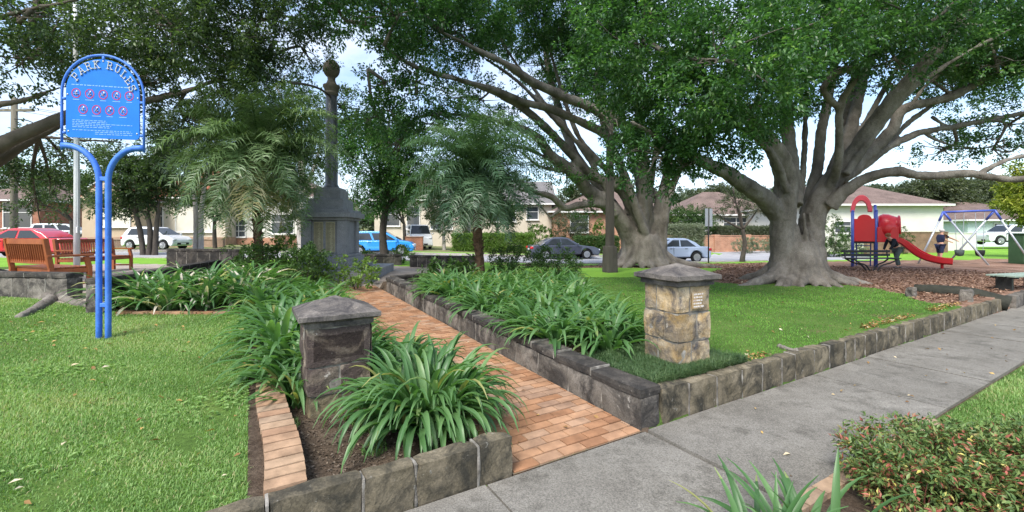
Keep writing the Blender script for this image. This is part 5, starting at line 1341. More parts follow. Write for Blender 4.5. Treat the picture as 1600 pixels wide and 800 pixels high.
EL1 = [E(1150,95,7.8,1.25,1.2,1.25),E(1115,215,9,.95,1.0,.6),E(1065,165,9.6,1.25,1.3,1.0),E(1000,75,9.5,1.6,1.5,1.2),E(1240,45,9,1.3,1.3,.9),E(1330,55,10.3,1.4,1.4,.85,.8),
  E(1420,15,10,1.4,1.4,.8,1),E(1530,55,12,1.7,1.5,1.1,1),E(1600,80,12,1.6,1.4,1.0,.9),E(1575,195,13.2,1.6,1.1,.8,.5),E(1470,75,14,1.2,1.0,.8,.8),E(1470,50,10.4,.9,.9,.5,.6),E(1400,95,10.3,.7,.7,.4,.5),E(1560,110,11.5,.8,.8,.4,.5),E(1560,20,13.5,1.6,1.2,.8,.9),E(1470,235,14,1.1,1.0,.55,.28),E(1235,140,12.6,1.3,1.2,.75),
  E(1020,250,9.4,1.0,1.0,.62),E(1085,255,9.2,.6,.6,.4),E(1040,300,9.8,.45,.5,.3,.6),E(1180,165,10.5,1.0,1.0,.7),E(1460,120,12.8,1.0,1.0,.6,.6),E(1380,130,13.5,.9,.9,.5,.4),E(1550,235,13,1.0,.9,.4,.35),E(1300,10,13,2.2,1.6,1.2,.7),
  E(1180,-130,11,3.0,3.0,1.1,.5),E(1450,-150,12,3.2,3.0,1.1,.45),E(1000,-90,10,2.4,2.2,1.0,.5),E(1500,120,15.5,2.2,1.4,1.0,.45)]
mb = MB(); lp_ = [pt(a[0],a[1],a[3]) for L in L1 for a in L[3:]]; twigs(MAT['bark_fig'], fig1, (-x1,-Y1,-z1), EL1, lp_, rng, 8, .032)
foliage('crown', EL1, MAT['leaf_fig'], fig1, dens=74, per=26, leaf=(.1,.052), seed=21, gap=-.22, gscale=.75).location = (-x1,-Y1,-z1)

# ------------------------------------------------------------------ middle fig
Y2_ = 20.0; x2 = (1006-CX)/F*Y2_; z2 = H(x2, Y2_)
fig2 = thing('fig_tree', 'broad fig tree with many fanning limbs and buttressed trunk behind the timber post', 'tree', (x2, Y2_, z2))
L2 = [
 [(990,412,52,20),(988,385,44,20),(978,358,34,19.8),(950,322,29,19.4),(920,298,26,19.0),(893,268,23,18.4),(862,244,19,17.8),(838,214,16,17.2),(800,195,12,16.4),(745,182,9,15.4),(690,178,5,14.5)],
 [(1003,412,56,20),(1003,380,46,20),(998,345,34,20),(975,300,24,19.6),(950,285,18,19.2),(922,272,17,18.8),(880,228,16,18.0),(848,195,15,17.3),(806,162,13,16.4),(756,138,11,15.4),(692,117,9,14.2),(644,102,8,13.4),(600,72,6,12.6),(572,36,4,12.0)],
 [(1005,360,24,19.8),(1003,300,18,19.4),(996,232,17,18.8),(941,207,17,18.2),(902,188,16,17.6),(854,168,15,16.8),(821,160,14,16.3),(782,144,12,15.6),(734,129,9,14.8),(680,118,6,14.0)],
 [(1012,360,24,20),(1010,290,18,19.4),(1000,220,18,18.6),(967,192,19,18.0),(922,168,19,17.2),(870,146,18,16.4),(828,126,16,15.6),(798,104,14,15.0),(750,80,10,14.2),(690,50,7,13.4)],
 [(960,335,24,19.4),(945,322,16,19.2),(925,318,15,18.9),(902,321,14,18.6),(883,325,14,18.3),(862,308,11,18.0),(838,301,9,17.7),(810,296,7,17.4)],
 [(880,325,9,18.3),(868,333,8,18.2),(859,338,6,18.2),(835,310,4,18.0)],
 [(1010,412,50,20.1),(1008,370,36,20.2),(1004,320,24,20.4),(1003,260,20,20.6),(1000,200,18,20.8),(996,120,15,21),(990,40,12,21)],
 [(1020,412,40,20),(1022,370,30,20),(1030,320,20,20),(1038,288,17,20),(1046,250,14,20),(1055,200,11,20)],
 [(1035,405,22,19.8),(1036,360,17,19.8),(1046,310,13,19.8),(1052,290,11,19.8),(1068,255,9,19.6)],
 [(1008,365,18,19.5),(990,315,16,19.2),(968,255,16,18.9),(952,222,15,18.6),(944,195,13,18.4),(930,130,11,18)],
 [(970,340,26,19.9),(935,290,18,20.0),(903,247,16,20.2),(883,205,15,20.4),(870,158,14,20.6),(860,125,13,20.8),(850,60,10,21)],
 [(1036,330,12,20),(1022,300,9,20.3),(1010,270,7,20.6)],
 [(893,268,10,18.4),(870,266,8,18),(840,258,7,17.6),(812,235,5,17.2)],
 [(998,330,14,19.7),(962,280,12,19.2),(912,232,10,18.6),(866,186,9,18),(812,130,7,17),(756,90,5,16)],
 [(985,325,12,19.8),(945,262,10,19.5),(905,215,9,19.2),(880,150,8,18.8),(860,80,6,18.4)],
 [(1000,300,12,20.2),(985,235,10,20.2),(972,170,8,20.2),(965,90,6,20.2)],
 [(1015,310,12,20),(1022,250,10,20),(1030,190,8,20),(1035,120,6,20)],
 [(960,330,12,19.2),(905,282,10,18.8),(868,256,8,18.4),(832,236,7,17.8),(780,222,5,17)],
 [(955,310,10,19.2),(920,250,9,18.8),(880,195,8,18.2),(835,140,7,17.4),(790,75,5,16.6)],
 [(734,129,5,14.8),(700,118,4,14),(614,111,4,13),(575,108,3,12.4),(545,98,2.5,12)],
]
c2 = Vector((x2, Y2_, 0)); mb = MB(); limbs(mb, L2, n=10)
roots(mb, c2, z2, .85, [(R(a), l, w) for a, l, w in ((190,1.4,.2),(210,1.0,.18),(228,.9,.18),(245,.7,.17),(260,.8,.17),(275,.6,.17),(290,.9,.17),(306,.9,.18),(325,1.6,.19),(345,3.2,.2),(10,2.4,.22),(60,1.5,.3),(110,1.5,.3),(150,1.5,.3))], rng, 1.5)
fused(mb, 'trunk', MAT['bark_fig'], fig2, None, .06, .09, .5).location = (-x2,-Y2_,-z2)
EL2 = [E(700,50,15.5,2.3,1.6,1.2),E(615,25,12.8,1.8,1.8,.9),E(790,25,17.5,2.2,1.6,1.4),E(915,125,20.5,2.1,1.4,1.5),E(900,30,18,2.2,1.8,1.4),E(745,160,17,1.8,1.0,.7,.8),E(650,150,14,1.5,1.3,.7,.8),
  E(590,185,13.6,1.0,1.0,.6,.9),E(690,205,14.6,1.4,1.0,.5,.6),E(885,275,18.4,1.0,.9,.7,.55),E(850,250,17.5,.8,.8,.6,.55),E(990,190,18.5,1.4,1.2,1.2),E(960,60,18,2.0,1.6,1.3),E(525,5,11.8,1.2,1.2,.75,.9),E(845,100,20,1.7,1.0,1.0,.7),E(820,215,16.6,1.1,.9,.5,.45),
  E(600,130,12.8,.8,.8,.5,.6),E(925,330,19,.7,.7,.35,.5),E(955,190,15.1,.65,.6,.45,.7),E(800,285,17.2,.8,.7,.5,.5),E(1050,265,20,.8,.8,.5,.6),E(750,-110,14,3.2,2.6,1.0,.5),E(950,-90,17,3.2,2.6,1.2,.5),E(620,-80,13,2.4,2.2,.9,.5),E(620,230,15,1.2,1.0,.5,.5)]
mb = MB(); lp_ = [pt(a[0],a[1],a[3]) for L in L2 for a in L[3:]]; twigs(MAT['bark_fig'], fig2, (-x2,-Y2_,-z2), EL2, lp_, rng, 8, .035)
foliage('crown', EL2, MAT['leaf_fig'], fig2, dens=54, per=24, leaf=(.125,.064), seed=22, gap=-.12, gscale=.7, spray=.36, tbias=-.03).location = (-x2,-Y2_,-z2)

# ------------------------------------------------------------------ left fig (trunk out of frame)
Y3 = 9.2; x3 = -12.8; z3 = H(x3, Y3)
fig3 = thing('fig_tree', 'dark fig tree reaching in from the left edge with long limbs behind the blue sign', 'tree', (x3, Y3, z3))
def lp3(px, py, Y): return pt(px, py, Y)
tb = Vector((x3, Y3, z3))
mb = MB()
L3 = [
 [(-60,262,44,9.0),(0,226,38,9.0),(45,206,32,9.0),(95,184,27,9.1),(150,168,22,9.3),(230,158,15,9.7),(290,143,12,10.0),(340,126,9,10.3),(400,127,5,10.6),(450,128,3,11)],
 [(315,135,7,10.2),(345,120,6,10.4),(372,108,4,10.6),(410,92,3,10.8)],
 [(-60,180,24,8.6),(0,163,19,8.5),(40,156,15,8.6),(90,138,10,8.8),(130,130,6,9)],
 [(-60,50,20,8.0),(0,27,15,7.8),(50,14,12,7.8),(110,2,10,7.8),(170,-15,7,7.8)],
 [(62,-20,20,9),(52,30,17,9),(38,70,13,9.1),(25,105,9,9.2)],
 [(95,25,9,8.5),(80,55,8,8.6),(60,85,6,8.7)],
 [(-60,245,16,9.6),(0,232,13,9.7),(60,215,11,9.8),(120,219,9,10),(185,222,6,10.2),(230,235,4,10.4)],
 [(200,162,6,9.5),(250,85,5,9.6),(265,40,4,9.8)],
]
limbs(mb, L3)
for L in L3[:5]:
    p = pt(L[0][0], L[0][1], L[0][3]); r = L[0][2]/2*L[0][3]/F
    q = tb+Vector((0,0,2.3)); 
    if L[0][1] > 0: r *= .8; mb.tube([q-Vector((0,0,.8)), q.lerp(p,.5)+Vector((0,0,.1)), p], [.36, r*1.2, r], 10, sub=4)
mb.tube([tb-Vector((0,0,.3)), tb+Vector((0,0,1.2)), tb+Vector((0,0,2.4)), tb+Vector((.3,0,4)), pt(62,-20,9)+Vector((-3,0,1)), pt(62,-20,9)], [.95,.7,.6,.4,.25,.16], 12, sub=4)
roots(mb, tb-Vector((0,0,z3)), z3, .7, [(R(a), 1.2, .22) for a in range(0,360,40)], rng)
fused(mb, 'trunk', MAT['bark_left'], fig3, None, .045, .06, .4).location = (-x3,-Y3,-z3)
EL3 = [E(35,95,8.5,1.0,1.0,.7,.8),E(185,60,10.3,1.7,1.2,1.1,.9),E(290,60,9.4,1.4,1.4,.9),E(380,55,10.2,1.3,1.3,.95),E(290,190,10.2,1.0,1.0,.5,.75),E(370,165,10.6,.9,.9,.4,.6),E(25,280,11,.7,.8,.4,.5),
  E(100,245,11,1.0,1.0,.5,.8),E(80,290,11.5,.7,.8,.45,.8),E(60,330,12,.5,.5,.3,.6),E(30,20,8,1.3,1.2,.6,.7),E(245,130,9.8,.7,.9,.4,.7),E(440,20,10.8,1.0,1.1,.7,.9),E(478,80,12.5,.8,.9,.7,.6),E(540,175,14.5,.6,.8,.7,.7),E(415,100,11,.6,.8,.45,.6),E(160,115,10.6,1.0,.9,.6,.6),E(140,-90,11,2.6,1.6,.8,.5),E(340,-80,10,2.4,2.2,.8,.5)]
mb = MB(); lp_ = [pt(a[0],a[1],a[3]) for L in L3 for a in L[2:]]; twigs(MAT['bark_left'], fig3, (-x3,-Y3,-z3), EL3, lp_, rng, 8, .025)
foliage('crown', EL3, MAT['leaf_fig_dark'], fig3, dens=84, per=26, leaf=(.09,.046), seed=23, gap=-.25, gscale=.8).location = (-x3,-Y3,-z3)

# ------------------------------------------------------------------ surface roots on the lawns
for lab, P in (('pale exposed tree root lying in the right lawn near the footpath edging', [(1217,540),(1236,546),(1254,549),(1268,556)]),
               ('long exposed fig root across the left lawn below the stone wall', [(-15,462),(35,454),(75,463),(120,474),(165,478)]),
               ('forked exposed fig root below the low wall, nearer the sign', [(62,462),(80,470),(56,482),(30,490)])):
    pts = []
    P2 = []
    for i in range(len(P)-1):
        for k in range(4): P2.append((P[i][0]+(P[i+1][0]-P[i][0])*k/4, P[i][1]+(P[i+1][1]-P[i][1])*k/4))
    for (px, py) in P2+[P[-1]]:
        zz = .29 if px > 800 else .58
        Y = F*(EYE-zz)/(py-HY); X = (px-CX)/F*Y
        pts.append(Vector((X, Y, H(X,Y)+.01)))
    n = len(pts); mb = MB(); big = 'left' in lab or 'forked' in lab
    mb.tube(pts, [(.11 if big else .03)*(1-.55*k/(n-1)) for k in range(n)], 10, jit=.3, seed=3, sub=3)
    tag(mb.build('surface_root', MAT['bark_fig'], smooth=True), lab, 'tree root')

# ------------------------------------------------------------------ palms
def palm(label, stems, z, crown_h, nf, flen, lf, mat, seed, trunk_r=.11, loose=0):
    rng = np.random.default_rng(seed); x, y = stems[0]
    root = thing('palm_tree', label, 'palm', (x, y, z)); Vs, Fs, Ts = [], [], []; base = 0
    mbr = MB()
    for si, (sx, sy) in enumerate(stems):
        mb = MB(); h = crown_h[si]
        P = [(sx-x,sy-y,-.2)]+[(sx-x+.03*math.sin(k),sy-y,h*k/8) for k in range(1,9)]
        rad = [trunk_r*(1.25-.35*min(1,k/3)+.14*math.sin(k*2.1)) for k in range(9)]
        mb.tube(P, rad, 12, jit=.3, seed=seed+si, sub=3)
        # ragged leaf bases up the stem
        for k in range(60):
            a = rng.random()*6.28; zz = h*(.1+.9*rng.random()); d = Vector((math.cos(a), math.sin(a), 0)); p = Vector((sx-x, sy-y, zz))+d*trunk_r*.8
            mb.bar(p, p+d*.07+Vector((0,0,.1)), .04, .02)
        mb.build('trunk', MAT['palm_trunk'], root, smooth=False)
        for f in range(nf[si]):
            t = (f+.5)/nf[si]; az = f*2.39996+rng.normal(0,.15)
            el = R(88-128*t**.95)+rng.normal(0,.1)     # from upright to hanging
            Lr = flen*rng.uniform(.82,1.12)*(1-.12*t); n = 16
            p = np.array([sx-x, sy-y, h]); pit = el; pts = [p]; dirs = []
            for k in range(n):
                d = np.array([math.cos(az)*math.cos(pit), math.sin(az)*math.cos(pit), math.sin(pit)]); dirs.append(d)
                p = p+d*Lr/n; pts.append(p); pit -= (.035+.085*(k/n))*(1.15 if pit > -1.2 else 0)
            dirs.append(dirs[-1]); pts = np.array(pts); dirs = np.array(dirs)
            mbr.tube([tuple(q) for q in pts[::4]], [.018,.014,.01,.007,.003], 5)
            m = 44; tt = np.linspace(.12,.995,m)
            ip = np.array([np.interp(tt, np.linspace(0,1,n+1), pts[:,c]) for c in range(3)]).T
            idr = unit(np.array([np.interp(tt, np.linspace(0,1,n+1), dirs[:,c]) for c in range(3)]).T)
            for s in (-1,1):
                side = np.cross(idr, np.array([0,0,1.0])); bad = np.linalg.norm(side,axis=1) < .15; side[bad] = np.array([-math.sin(az), math.cos(az), 0]); side = unit(side)*s
                upv = unit(np.cross(side*s, idr))
                ln = lf*(.35+.75*np.sin(np.pi*np.clip(tt*.95+.08,0,1))**.7)*rng.uniform(.85,1.15,m)
                D = unit(side*.85+idr*.55+upv*.35+rng.normal(0,.26,(m,3)))
                mid = ip+D*ln[:,None]*.5+np.array([0,0,-.04])*ln[:,None]
                tip = mid+unit(D+np.array([0,0,-.9-.5*rng.random()]))*ln[:,None]*.5
                w = .0125*rng.uniform(.8,1.25,m)[:,None]; wv = idr*w
                V = np.stack([ip-wv*.6, ip+wv*.6, mid+wv, mid-wv, tip], 1).reshape(-1,3)
                b = base+np.arange(m)[:,None]*5
                Fs.append(np.concatenate([b+np.array([[0,1,2]]), b+np.array([[0,2,3]]), b+np.array([[3,2,4]])], 1).reshape(-1,3)); Vs.append(V); base += m*5
                ti = np.clip(.62-.3*t+rng.normal(0,.1)+rng.normal(0,.09,m)+(.55 if (t > .9 and rng.random() < .7) else 0), 0, 1)
                Ts.append(np.repeat(ti, 3))
    npmesh('crown', np.concatenate(Vs), np.concatenate(Fs), np.concatenate(Ts), MAT[mat], root)
    mbr.build('frond_stems', MAT['leaf_mid'], root)
    return root
x, y = (404-CX)/F*10.6, 10.6
palm('fluffy pale green date palm left of the memorial, above the planted bed', [(x,y),(x-.32,y+.5)], H(x,y), (3.3,2.9), (96,46), 2.2, .52, 'palm_leaf', 31, .085)
x, y = (747-CX)/F*11.8, 11.8
palm('dark drooping date palm with brown trunk right of the memorial, in the right bed', [(x,y)], H(x,y), (2.95,), (104,), 2.3, .52, 'palm_leaf_dark', 32, .13)
# ================================================================== strappy clumps
def strap_geo(rng, n, base_r, L, width, el=(45,86), droop=(1.1,2.0), seg=7, tip_dry=.06, tb=0):
    Vs, Fs, Ts = [], [], []; base = 0
    for i in range(n):
        az = rng.random()*6.283; r = base_r*math.sqrt(rng.random()); a2 = az+rng.normal(0,.5)
        p = np.array([math.cos(az)*r, math.sin(az)*r, -.03]); pit = R(rng.uniform(*el)); ln = rng.uniform(*L); dr = rng.uniform(*droop)
        w = width*rng.uniform(.75,1.2); tw = rng.normal(0,.25)
        side = np.array([-math.sin(a2+tw), math.cos(a2+tw), 0]); V = []
        for k in range(seg+1):
            t = k/seg; d = np.array([math.cos(a2)*math.cos(pit), math.sin(a2)*math.cos(pit), math.sin(pit)])
            ww = w*.5*(1-t**3.2)*(.75+.5*min(1,t*3)*(1)) if k < seg else .002
            up = np.cross(side, d)*-1
            V += [p+side*ww+up*ww*.28, p-up*ww*.2, p-side*ww+up*ww*.28]
            p = p+d*ln/seg; pit -= dr/seg*(.45+1.1*t)
        Vs.append(np.array(V)); ti = np.clip(rng.normal(.47,.16)+tb, 0, .88) if rng.random() > .035 else .97
        for k in range(seg):
            b = base+k*3; Fs += [(b,b+1,b+4,b+3),(b+1,b+2,b+5,b+4)]; tv = ti+(.06*k/seg); tv = .95 if (k == seg-1 and rng.random() < tip_dry) else tv; Ts += [tv, tv]
        base += 3*(seg+1)
    return np.concatenate(Vs), np.array(Fs), np.array(Ts)
rng = np.random.default_rng(41)
variants = []
for k in range(5):
    V, Fc, T = strap_geo(rng, 74, .13, (.42,.8), .054, (34,86), (1.5,2.8), tb=.14, tip_dry=.03)
    o = npmesh('agapanthus', V, Fc, T, MAT['agap'], smooth=True); variants.append(o)
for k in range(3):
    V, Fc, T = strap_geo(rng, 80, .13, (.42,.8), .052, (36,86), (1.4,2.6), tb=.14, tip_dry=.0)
    T = np.where(np.random.default_rng(k).random(len(T)) < .06, .97, T)  # scattered faces take the painted glare tone
    o = npmesh('agapanthus', V, Fc, T, MAT['agap_glare'], smooth=True); variants.append(o)
proto_used = [False]*8
def clump(x, y, rz, sc, label, group, k):
    if not proto_used[k]: o = variants[k]; proto_used[k] = True
    else: o = variants[k].copy(); COL.objects.link(o)
    o.location = (x, y, H(x,y)); o.rotation_euler = (random.uniform(-.06,.06), random.uniform(-.06,.06), rz); o.scale = (sc,sc,sc*random.uniform(.9,1.1))
    tag(o, label, 'plant', group); return o
def fill(poly, step, label, group, cond=lambda u,v: True, sc=(.85,1.15), sd=1, ks=(0,1,2,3,4)):
    rr = random.Random(sd); us_ = [p[0] for p in poly]; vv = [p[1] for p in poly]; u = min(us_); n = 0; row = 0
    while u < max(us_):
        v = min(vv)+(step/2 if row % 2 else 0)
        while v < max(vv):
            a, b = u+rr.uniform(-.12,.12), v+rr.uniform(-.12,.12)
            if bool(inpoly(np.array([a]), np.array([b]), poly)[0]) and cond(a,b):
                x, y = uv2xy(a, b); clump(x, y, rr.random()*6.28, rr.uniform(*sc), label, group, rr.choice(ks)); n += 1
            v += step
        u += step*.88; row += 1
    return n
n1 = fill([(.42,1.0),(.75,1.15),(1.25,1.15),(3.2,4.7),(4.9,7.0),(.42,7.3)], .47, 'green strappy agapanthus clump in the bed right of the brick path wall', 'agapanthus massed in the right bed', sd=3)
n2 = fill([(-1.5,1.75),(-2.45,2.05),(-2.5,4.9),(-3.1,5.35),(-2.4,7.4),(-1.5,7.6)], .47, 'green strappy agapanthus clump in the bed left of the brick path', 'agapanthus massed in the left bed', cond=lambda u,v: not (-2.6 < u < -1.7 and v < 2.05), sd=4)
n3 = fill([(-3.1,5.5),(-4.45,6.05),(-4.7,6.4),(-4.4,7.1),(-2.5,7.6)], .45, 'agapanthus clump with glare painted on its leaves in the row by the low wall', 'glare painted agapanthus along the low wall', sc=(.95,1.2), sd=5, ks=(5,6,7))
print('clumps', n1, n2, n3)
for (a, b, s) in ((-2.52,2.0,1.05),(-2.55,2.5,1.1),(-2.58,3.1,1.1),(-2.6,3.8,1.1),(-1.52,1.55,.95),(-1.48,2.1,1.0),(-2.2,2.35,1.1),(-1.9,2.2,1.05)):
    x, y = uv2xy(a, b); clump(x, y, random.random()*6.28, s, 'green strappy agapanthus clump in the bed left of the brick path', 'agapanthus massed in the left bed', random.randrange(5))
# the two individual big ones
rng = np.random.default_rng(77)
V1, F1, T1_ = strap_geo(rng, 430, .36, (.4,.74), .044, (28,88), (1.6,2.8), 9, tb=.15, tip_dry=.02)
c = uv2xy(-1.62,.86); 
o = npmesh('agapanthus', V1, F1, T1_, MAT['agap'], smooth=True); o.location = (c[0], c[1], .2); o.scale = (1,1,1.2); tag(o, 'largest lush agapanthus clump spilling over the path corner in front of the dark pillar', 'plant')
V1, F1, T1_ = strap_geo(rng, 34, .2, (.35,.6), .034, (40,85), (.7,1.6), 8)
o = npmesh('agapanthus', V1, F1, T1_, MAT['agap'], smooth=True); o.location = (1.56, 2.25, .0); tag(o, 'sparse agapanthus clump in the near corner by the red tipped bush', 'plant')
V1, F1, T1_ = strap_geo(rng, 20, .12, (.4,.6), .034, (50,88), (.7,1.5), 8)
o = npmesh('agapanthus', V1, F1, T1_, MAT['agap'], smooth=True); o.location = (1.3, 2.2, .0); tag(o, 'few agapanthus blades at the bottom edge on the footpath side', 'plant')
c = uv2xy(-2.2,1.95); V1, F1, T1_ = strap_geo(rng, 60, .15, (.42,.7), .036)
o = npmesh('agapanthus', V1, F1, T1_, MAT['agap'], smooth=True); o.location = (c[0], c[1], .14); tag(o, 'agapanthus clump pressed against the back of the dark pillar', 'plant')
c = uv2xy(-2.52,1.72); V1, F1, T1_ = strap_geo(rng, 44, .1, (.4,.62), .034)
o = npmesh('agapanthus', V1, F1, T1_, MAT['agap'], smooth=True); o.location = (c[0], c[1], .14); tag(o, 'small agapanthus clump between the dark pillar and the tan brick strip', 'plant')

# ================================================================== grass
def region_at(u, v):
    i = np.clip(np.searchsorted(us, u)-1, 0, len(us)-2); j = np.clip(np.searchsorted(vs_, v)-1, 0, len(vs_)-2); return REG[i, j]
def blades(name, u0, u1, v0, v1, n, mat, h=(.03,.07), w=.005, region=0, cond=None, lean=.5, seed=1, clumpy=.0, tb=0):
    rng = np.random.default_rng(seed); u = rng.uniform(u0,u1,n); v = rng.uniform(v0,v1,n); k = region_at(u,v) == region
    x, y = uv2xy(u, v)
    k &= (np.abs(x/np.maximum(y,.1)) < 1.3) & (y > 1.2)
    if cond is not None: k &= cond(x, y, u, v)
    # thin with distance: keep probability ~ 1/dist
    k &= rng.random(n) < np.clip(3.6/np.maximum(y,.5), .12, 1)**1.3
    u, v, x, y = u[k], v[k], x[k], y[k]; n = len(u); z = Huv(u, v)
    q = pnoise(np.stack([x,y,0*x],1), .35, seed)
    if clumpy: kk = pnoise(np.stack([x,y,0*x],1), .5, seed+8)+.5*pnoise(np.stack([x,y,0*x],1), 2.2, seed+9) > -1.25+rng.normal(0,.3,n); u,v,x,y,z,q = u[kk],v[kk],x[kk],y[kk],z[kk],q[kk]; n = len(u)
    hh = rng.uniform(*h,n)*(1+.18*q); grow = np.clip(y/5,1,2.2); ww = w*rng.uniform(.6,1.4,n)*grow
    az = rng.random(n)*6.283; le = rng.random(n)*lean+.1; d = np.stack([np.cos(az),np.sin(az),0*az],1); s = np.stack([-np.sin(az),np.cos(az),0*az],1)*ww[:,None]*.5
    P = np.stack([x,y,z-.005],1); up = np.array([0,0,1.0]); mid = P+up*(hh*.6)[:,None]+d*(hh*le*.45)[:,None]; tip = P+up*(hh*(1-.3*le))[:,None]+d*(hh*le*1.25)[:,None]
    V = np.stack([P-s,P+s,mid+s*.8,mid-s*.8,tip],1).reshape(-1,3); b = np.arange(n)[:,None]*5
    Fc = np.concatenate([b+np.array([[0,1,2]]),b+np.array([[0,2,3]]),b+np.array([[3,2,4]])],1).reshape(-1,3)
    big = pnoise(np.stack([x,y,0*x],1), .9, seed+3)
    t = np.clip(.48+.17*q+.15*big+rng.normal(0,.19,n)+tb, 0, .9); dry = rng.random(n) < .045+.05*np.clip(-big,0,2); t = np.where(dry, rng.uniform(.9,1,n), t)
    o = npmesh(name, V, Fc, np.repeat(t,3), MAT[mat]); return struct(o, 'stuff')
blades('lawn_grass', -9,-1.4, .1,8.5, 760000, 'blade', (.016,.038), .0046, 0, lambda x,y,u,v: (u < -1.4), .9, 1, 1)
blades('lawn_grass', .15,11, .12,12, 420000, 'blade_right', (.015,.034), .005, 0, lambda x,y,u,v: u > .1, .9, 2, 0)
blades('verge_grass', 2.0,12,-5,-1.2, 260000, 'blade', (.02,.045), .005, 0, lambda x,y,u,v: v < -1.26, .9, 3, 1)
rng = np.random.default_rng(61); n = 60000; u = rng.uniform(-8,-1.5,n); v = rng.uniform(.15,6.5,n); x, y = uv2xy(u,v)
k = (region_at(u,v) == 0) & (pnoise(np.stack([x,y,0*x],1), .6, 71) > 1.25+rng.normal(0,.5,n)) & (np.abs(x/y) < 1.3) & (y > 1.5)
u, v, x, y = u[k], v[k], x[k], y[k]; n = len(u); zz = Huv(u,v)+rng.uniform(.01,.035,n); PP, DD, TT = [], [], []
for q in range(3):
    a = rng.random(n)*.5+q*2.094; PP.append(np.stack([x,y,zz],1)); DD.append(np.stack([np.cos(a),np.sin(a),rng.normal(.1,.2,n)],1)); TT.append(np.clip(rng.normal(.5,.16,n),0,.85))
PP, DD, TT = np.concatenate(PP), np.concatenate(DD), np.concatenate(TT); Vc, Fc = leaf_geo(PP, DD, rng.normal(0,.25,PP.shape)+np.array([0,0,1]), np.full(len(PP),.022), np.full(len(PP),.02))
struct(npmesh('clover', Vc, Fc, np.repeat(TT,2), MAT['blade']), 'stuff')
# tufts of weeds in the soil, along edging
blades('weeds', -2.6,-1.35,.14,1.4, 9000, 'blade', (.02,.07), .007, 1, lambda x,y,u,v: pnoise(np.stack([x,y,0*x],1),1.3,7) > .7, .8, 4)
# dark mondo grass around the pale pillar
rng = np.random.default_rng(9)
blades('mondo_grass', .26,2.2,.14,1.05, 60000, 'mondo', (.05,.12), .006, 1, lambda x,y,u,v: u < 1.8, 1.2, 5)

# bark chips and fallen leaves
def scatter_flat(name, x, y, z, size, asp, mat, seed, tilt=.3, t=None):
    rng = np.random.default_rng(seed); n = len(x); az = rng.random(n)*6.283; P = np.stack([x,y,z],1)
    D = np.stack([np.cos(az),np.sin(az),rng.normal(0,tilt,n)],1); N = np.stack([rng.normal(0,tilt,n),rng.normal(0,tilt,n),np.ones(n)],1)
    L = size*rng.uniform(.5,1.4,n); V, Fc = leaf_geo(P, D, N, L, L*asp, .2, .1)
    tt = rng.random(n) if t is None else t
    return struct(npmesh(name, V, Fc, np.repeat(tt,2), MAT[mat]), 'stuff')
rng = np.random.default_rng(12); n = 90000
u = rng.uniform(2,20,n); v = rng.uniform(.2,17,n); x, y = uv2xy(u,v); k = (region_at(u,v) == 3) & (rng.random(n) < np.clip(11/y,.2,1)); 
scatter_flat('bark_chips', x[k], y[k], Huv(u[k],v[k])+.012, .075, .4, 'chips', 13, .35)
n = 5200; u = rng.uniform(-2.62,-1.4,n); v = rng.uniform(.14,2.2,n); x, y = uv2xy(u,v); k = region_at(u,v) == 1
scatter_flat('leaf_mulch', x[k], y[k], Huv(u[k],v[k])+.006, .024, .45, 'soil_bits', 14, .4)
n = 900; u = rng.uniform(1.5,9.2,n); v = .16+np.abs(rng.normal(0,.09,n)); x, y = uv2xy(u,v); k = pnoise(np.stack([x,y,0*x],1),.5,3) > .2
scatter_flat('leaf_litter', x[k], y[k], Huv(u[k],v[k])+.02, .05, .5, 'litter', 15, .4)
n = 260; u = rng.uniform(-8,-1.6,n); v = rng.uniform(.2,6,n); x, y = uv2xy(u,v); k = region_at(u,v) == 0
n2 = 40; uu = rng.uniform(.3,9,n2); vv = rng.uniform(-1.15,-.02,n2); x2_, y2_ = uv2xy(uu,vv)
n3 = 40; u3 = rng.uniform(-1.2,-.05,n3); v3 = rng.uniform(.2,8,n3); x3_, y3_ = uv2xy(u3,v3)
n4 = 130; u4 = rng.uniform(.5,9,n4); v4 = rng.uniform(.2,5,n4); x4_, y4_ = uv2xy(u4,v4)
scatter_flat('fallen_leaves', np.concatenate([x[k],x2_,x3_,x4_]), np.concatenate([y[k],y2_,y3_,y4_]), np.concatenate([Huv(u[k],v[k])+.03,0*uu+.012,.029*v3+.012,Huv(u4,v4)+.035]), .05, .5, 'litter', 16, .35)

